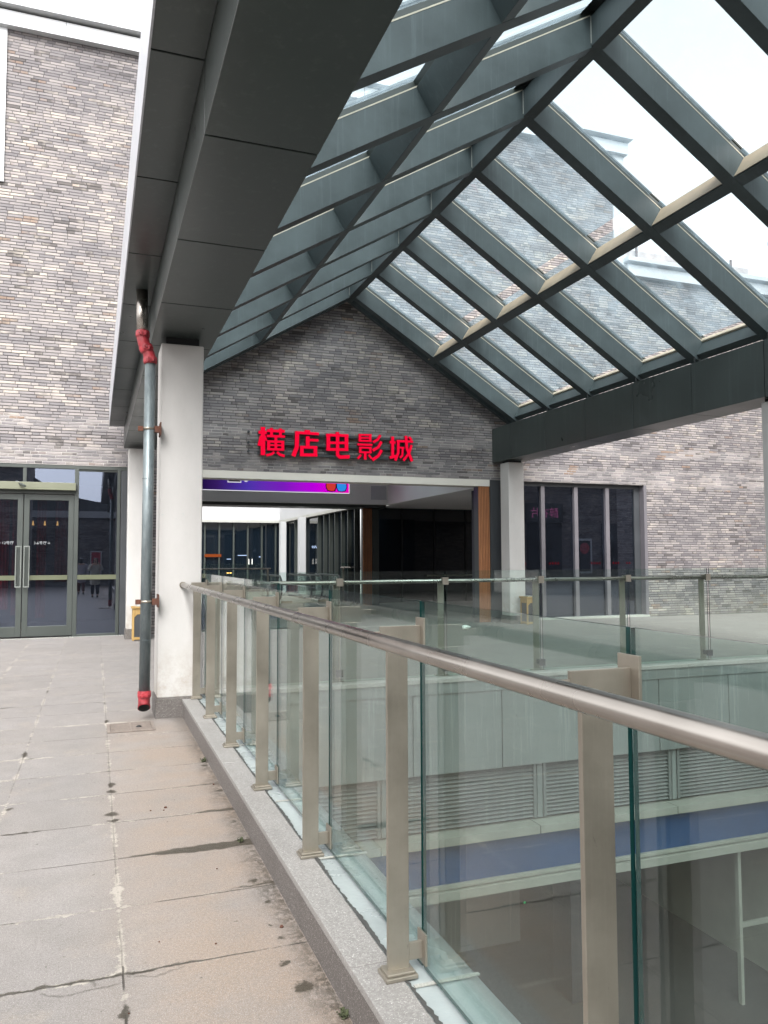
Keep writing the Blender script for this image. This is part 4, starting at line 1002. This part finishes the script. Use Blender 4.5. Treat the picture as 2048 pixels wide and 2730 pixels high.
# ================================================================== PEOPLE (mirrored in the entrance glass)
def skin_mesh(name, verts, edges, radii, mat, parent, levels=2, root=0):
    me = bpy.data.meshes.new(name); me.from_pydata(verts, edges, [])
    ob = bpy.data.objects.new(name, me); COL.objects.link(ob)
    md = ob.modifiers.new('skin', 'SKIN'); sv = me.skin_vertices[0].data
    for i, r in enumerate(radii):
        sv[i].radius = r if hasattr(r, '__len__') else (r, r); sv[i].use_root = (i == root)
    sb = ob.modifiers.new('sub', 'SUBSURF'); sb.levels = levels; sb.render_levels = levels
    dg = bpy.context.evaluated_depsgraph_get(); m2 = bpy.data.meshes.new_from_object(ob.evaluated_get(dg)); bpy.data.objects.remove(ob)
    bm = bmesh.new(); bm.from_mesh(m2)
    for f in bm.faces: f.smooth = True
    return make(name, bm, mat, parent)
def person(x, y, face, H_, label, coat, trousers, raise_arm, scarf=False):
    """face: +1 looks to +y, -1 to -y"""
    t = thing('person', label, 'person', (x, y, 0)); s = H_/1.65
    def V(a, b_, c): return (x+a*s*face, y+b_*s*face, c*s)
    st = .16
    arm_r = [(.19, 0, 1.36), (.27, .05, 1.16), (.20, .20, 1.36), (.12, .24, 1.46)] if raise_arm else [(.19, 0, 1.36), (.27, -.06, 1.10), (.27, .06, .86), (.27, .10, .78)]
    arm_l = [(-.19, 0, 1.36), (-.26, .04, 1.15), (-.16, .22, 1.30), (-.08, .25, 1.42)] if raise_arm else [(-.19, 0, 1.36), (-.27, .06, 1.10), (-.27, .0, .86), (-.27, -.02, .78)]
    # one continuous body: pelvis, spine, neck, head, legs, arms
    vs_ = [(0, 0, .92), (0, .0, 1.12), (0, 0, 1.34), (0, .0, 1.44), (0, .01, 1.50), (0, .02, 1.57), (0, .015, 1.63),
           (.09, 0, .86), (.10, st*.3, .47), (.10, -st*.2, .09), (.10, -st*.2+.13, .04),
           (-.09, 0, .86), (-.10, -st*.2, .47), (-.10, -st*.9, .09), (-.10, -st*.9+.13, .04)]
    e_ = [(0, 1), (1, 2), (2, 3), (3, 4), (4, 5), (5, 6), (0, 7), (7, 8), (8, 9), (9, 10), (0, 11), (11, 12), (12, 13), (13, 14)]
    r_ = [.13, .12, .13, .055, .06, .085, .06, .085, .055, .04, .035, .085, .055, .04, .035]
    for arm in (arm_r, arm_l):
        b0 = len(vs_); vs_ += arm; e_ += [(2, b0), (b0, b0+1), (b0+1, b0+2), (b0+2, b0+3)]; r_ += [.06, .045, .036, .028]
        hx, hy, hz = arm[3]
        for k in range(5):
            o = (k-2)*.016; vs_.append((hx+o, hy+.03, hz+.045-abs(k-1.5)*.006)); e_.append((b0+3, len(vs_)-1)); r_.append(.008)
    body = skin_mesh('body', [V(*v) for v in vs_], e_, [r*s for r in r_], 'skin', t)
    # padded coat down to the knee with sleeves
    cv = [(0, 0, 1.38), (0, 0, 1.15), (0, 0, .90), (0, 0, .62), (0, 0, .50)]; ce = [(0, 1), (1, 2), (2, 3), (3, 4)]; cr = [(.17, .13), (.19, .15), (.21, .17), (.24, .19), (.22, .18)]
    for arm in (arm_r, arm_l):
        b0 = len(cv); cv += arm[:3]; ce += [(0, b0), (b0, b0+1), (b0+1, b0+2)]; cr += [(.085, .085), (.075, .075), (.062, .062)]
    skin_mesh('coat', [V(*v) for v in cv], ce, [(a*s, b_*s) for a, b_ in cr], coat, t)
    tv = [(0, 0, .80), (.09, 0, .78), (.10, st*.3, .45), (.10, -st*.2, .12), (-.09, 0, .78), (-.10, -st*.2, .45), (-.10, -st*.9, .12)]
    skin_mesh('trousers', [V(*v) for v in tv], [(0, 1), (1, 2), (2, 3), (0, 4), (4, 5), (5, 6)], [q*s for q in (.12, .10, .085, .075, .10, .085, .075)], trousers, t)
    for k, (a, b_) in enumerate(((.10, -st*.2), (-.10, -st*.9))):
        skin_mesh('shoe', [V(a, b_-.03, .05), V(a, b_+.06, .045), V(a, b_+.16, .035)], [(0, 1), (1, 2)], [q*s for q in (.048, .048, .036)], 'black', t, 1)
    hv = [(0, -.01, 1.60), (0, -.055, 1.56), (0, -.07, 1.46), (0, -.06, 1.36), (.05, -.0, 1.62), (-.05, -.0, 1.62), (.075, -.02, 1.50), (-.075, -.02, 1.50), (.09, .02, 1.34), (-.09, .02, 1.34)]
    he = [(0, 1), (1, 2), (2, 3), (0, 4), (0, 5), (4, 6), (5, 7)]+([(6, 8), (7, 9)] if scarf else [])
    if not scarf: hv = hv[:8]; hv[3] = (0, -.05, 1.44)
    skin_mesh('hair', [V(*v) for v in hv], he, [q*s for q in ((.095, .09, .08, .05, .06, .06, .035, .035, .04, .04)[:len(hv)])], 'hair', t)
    b = B()
    for ex in (-.032, .032): b.tube(V(ex, .098, 1.575), V(ex, .106, 1.575), .009, 8)
    b.tube(V(-.022, .098, 1.515), V(.022, .098, 1.515), .006, 6); b.tube(V(0, .095, 1.565), V(0, .118, 1.54), .008, 8, .012)
    make('facial_features', b, 'hair', t)
    return t
person(.02, -.42, 1, 1.66, 'person in a long cream padded coat taking the photo, mirrored in the entrance side light', 'coat', 'trousers_black', True, True)
person(-.60, -4.2, -1, 1.66, 'person in a pale lilac padded coat walking away, mirrored in the entrance side light', 'coat_grey', 'trousers_brown', False)
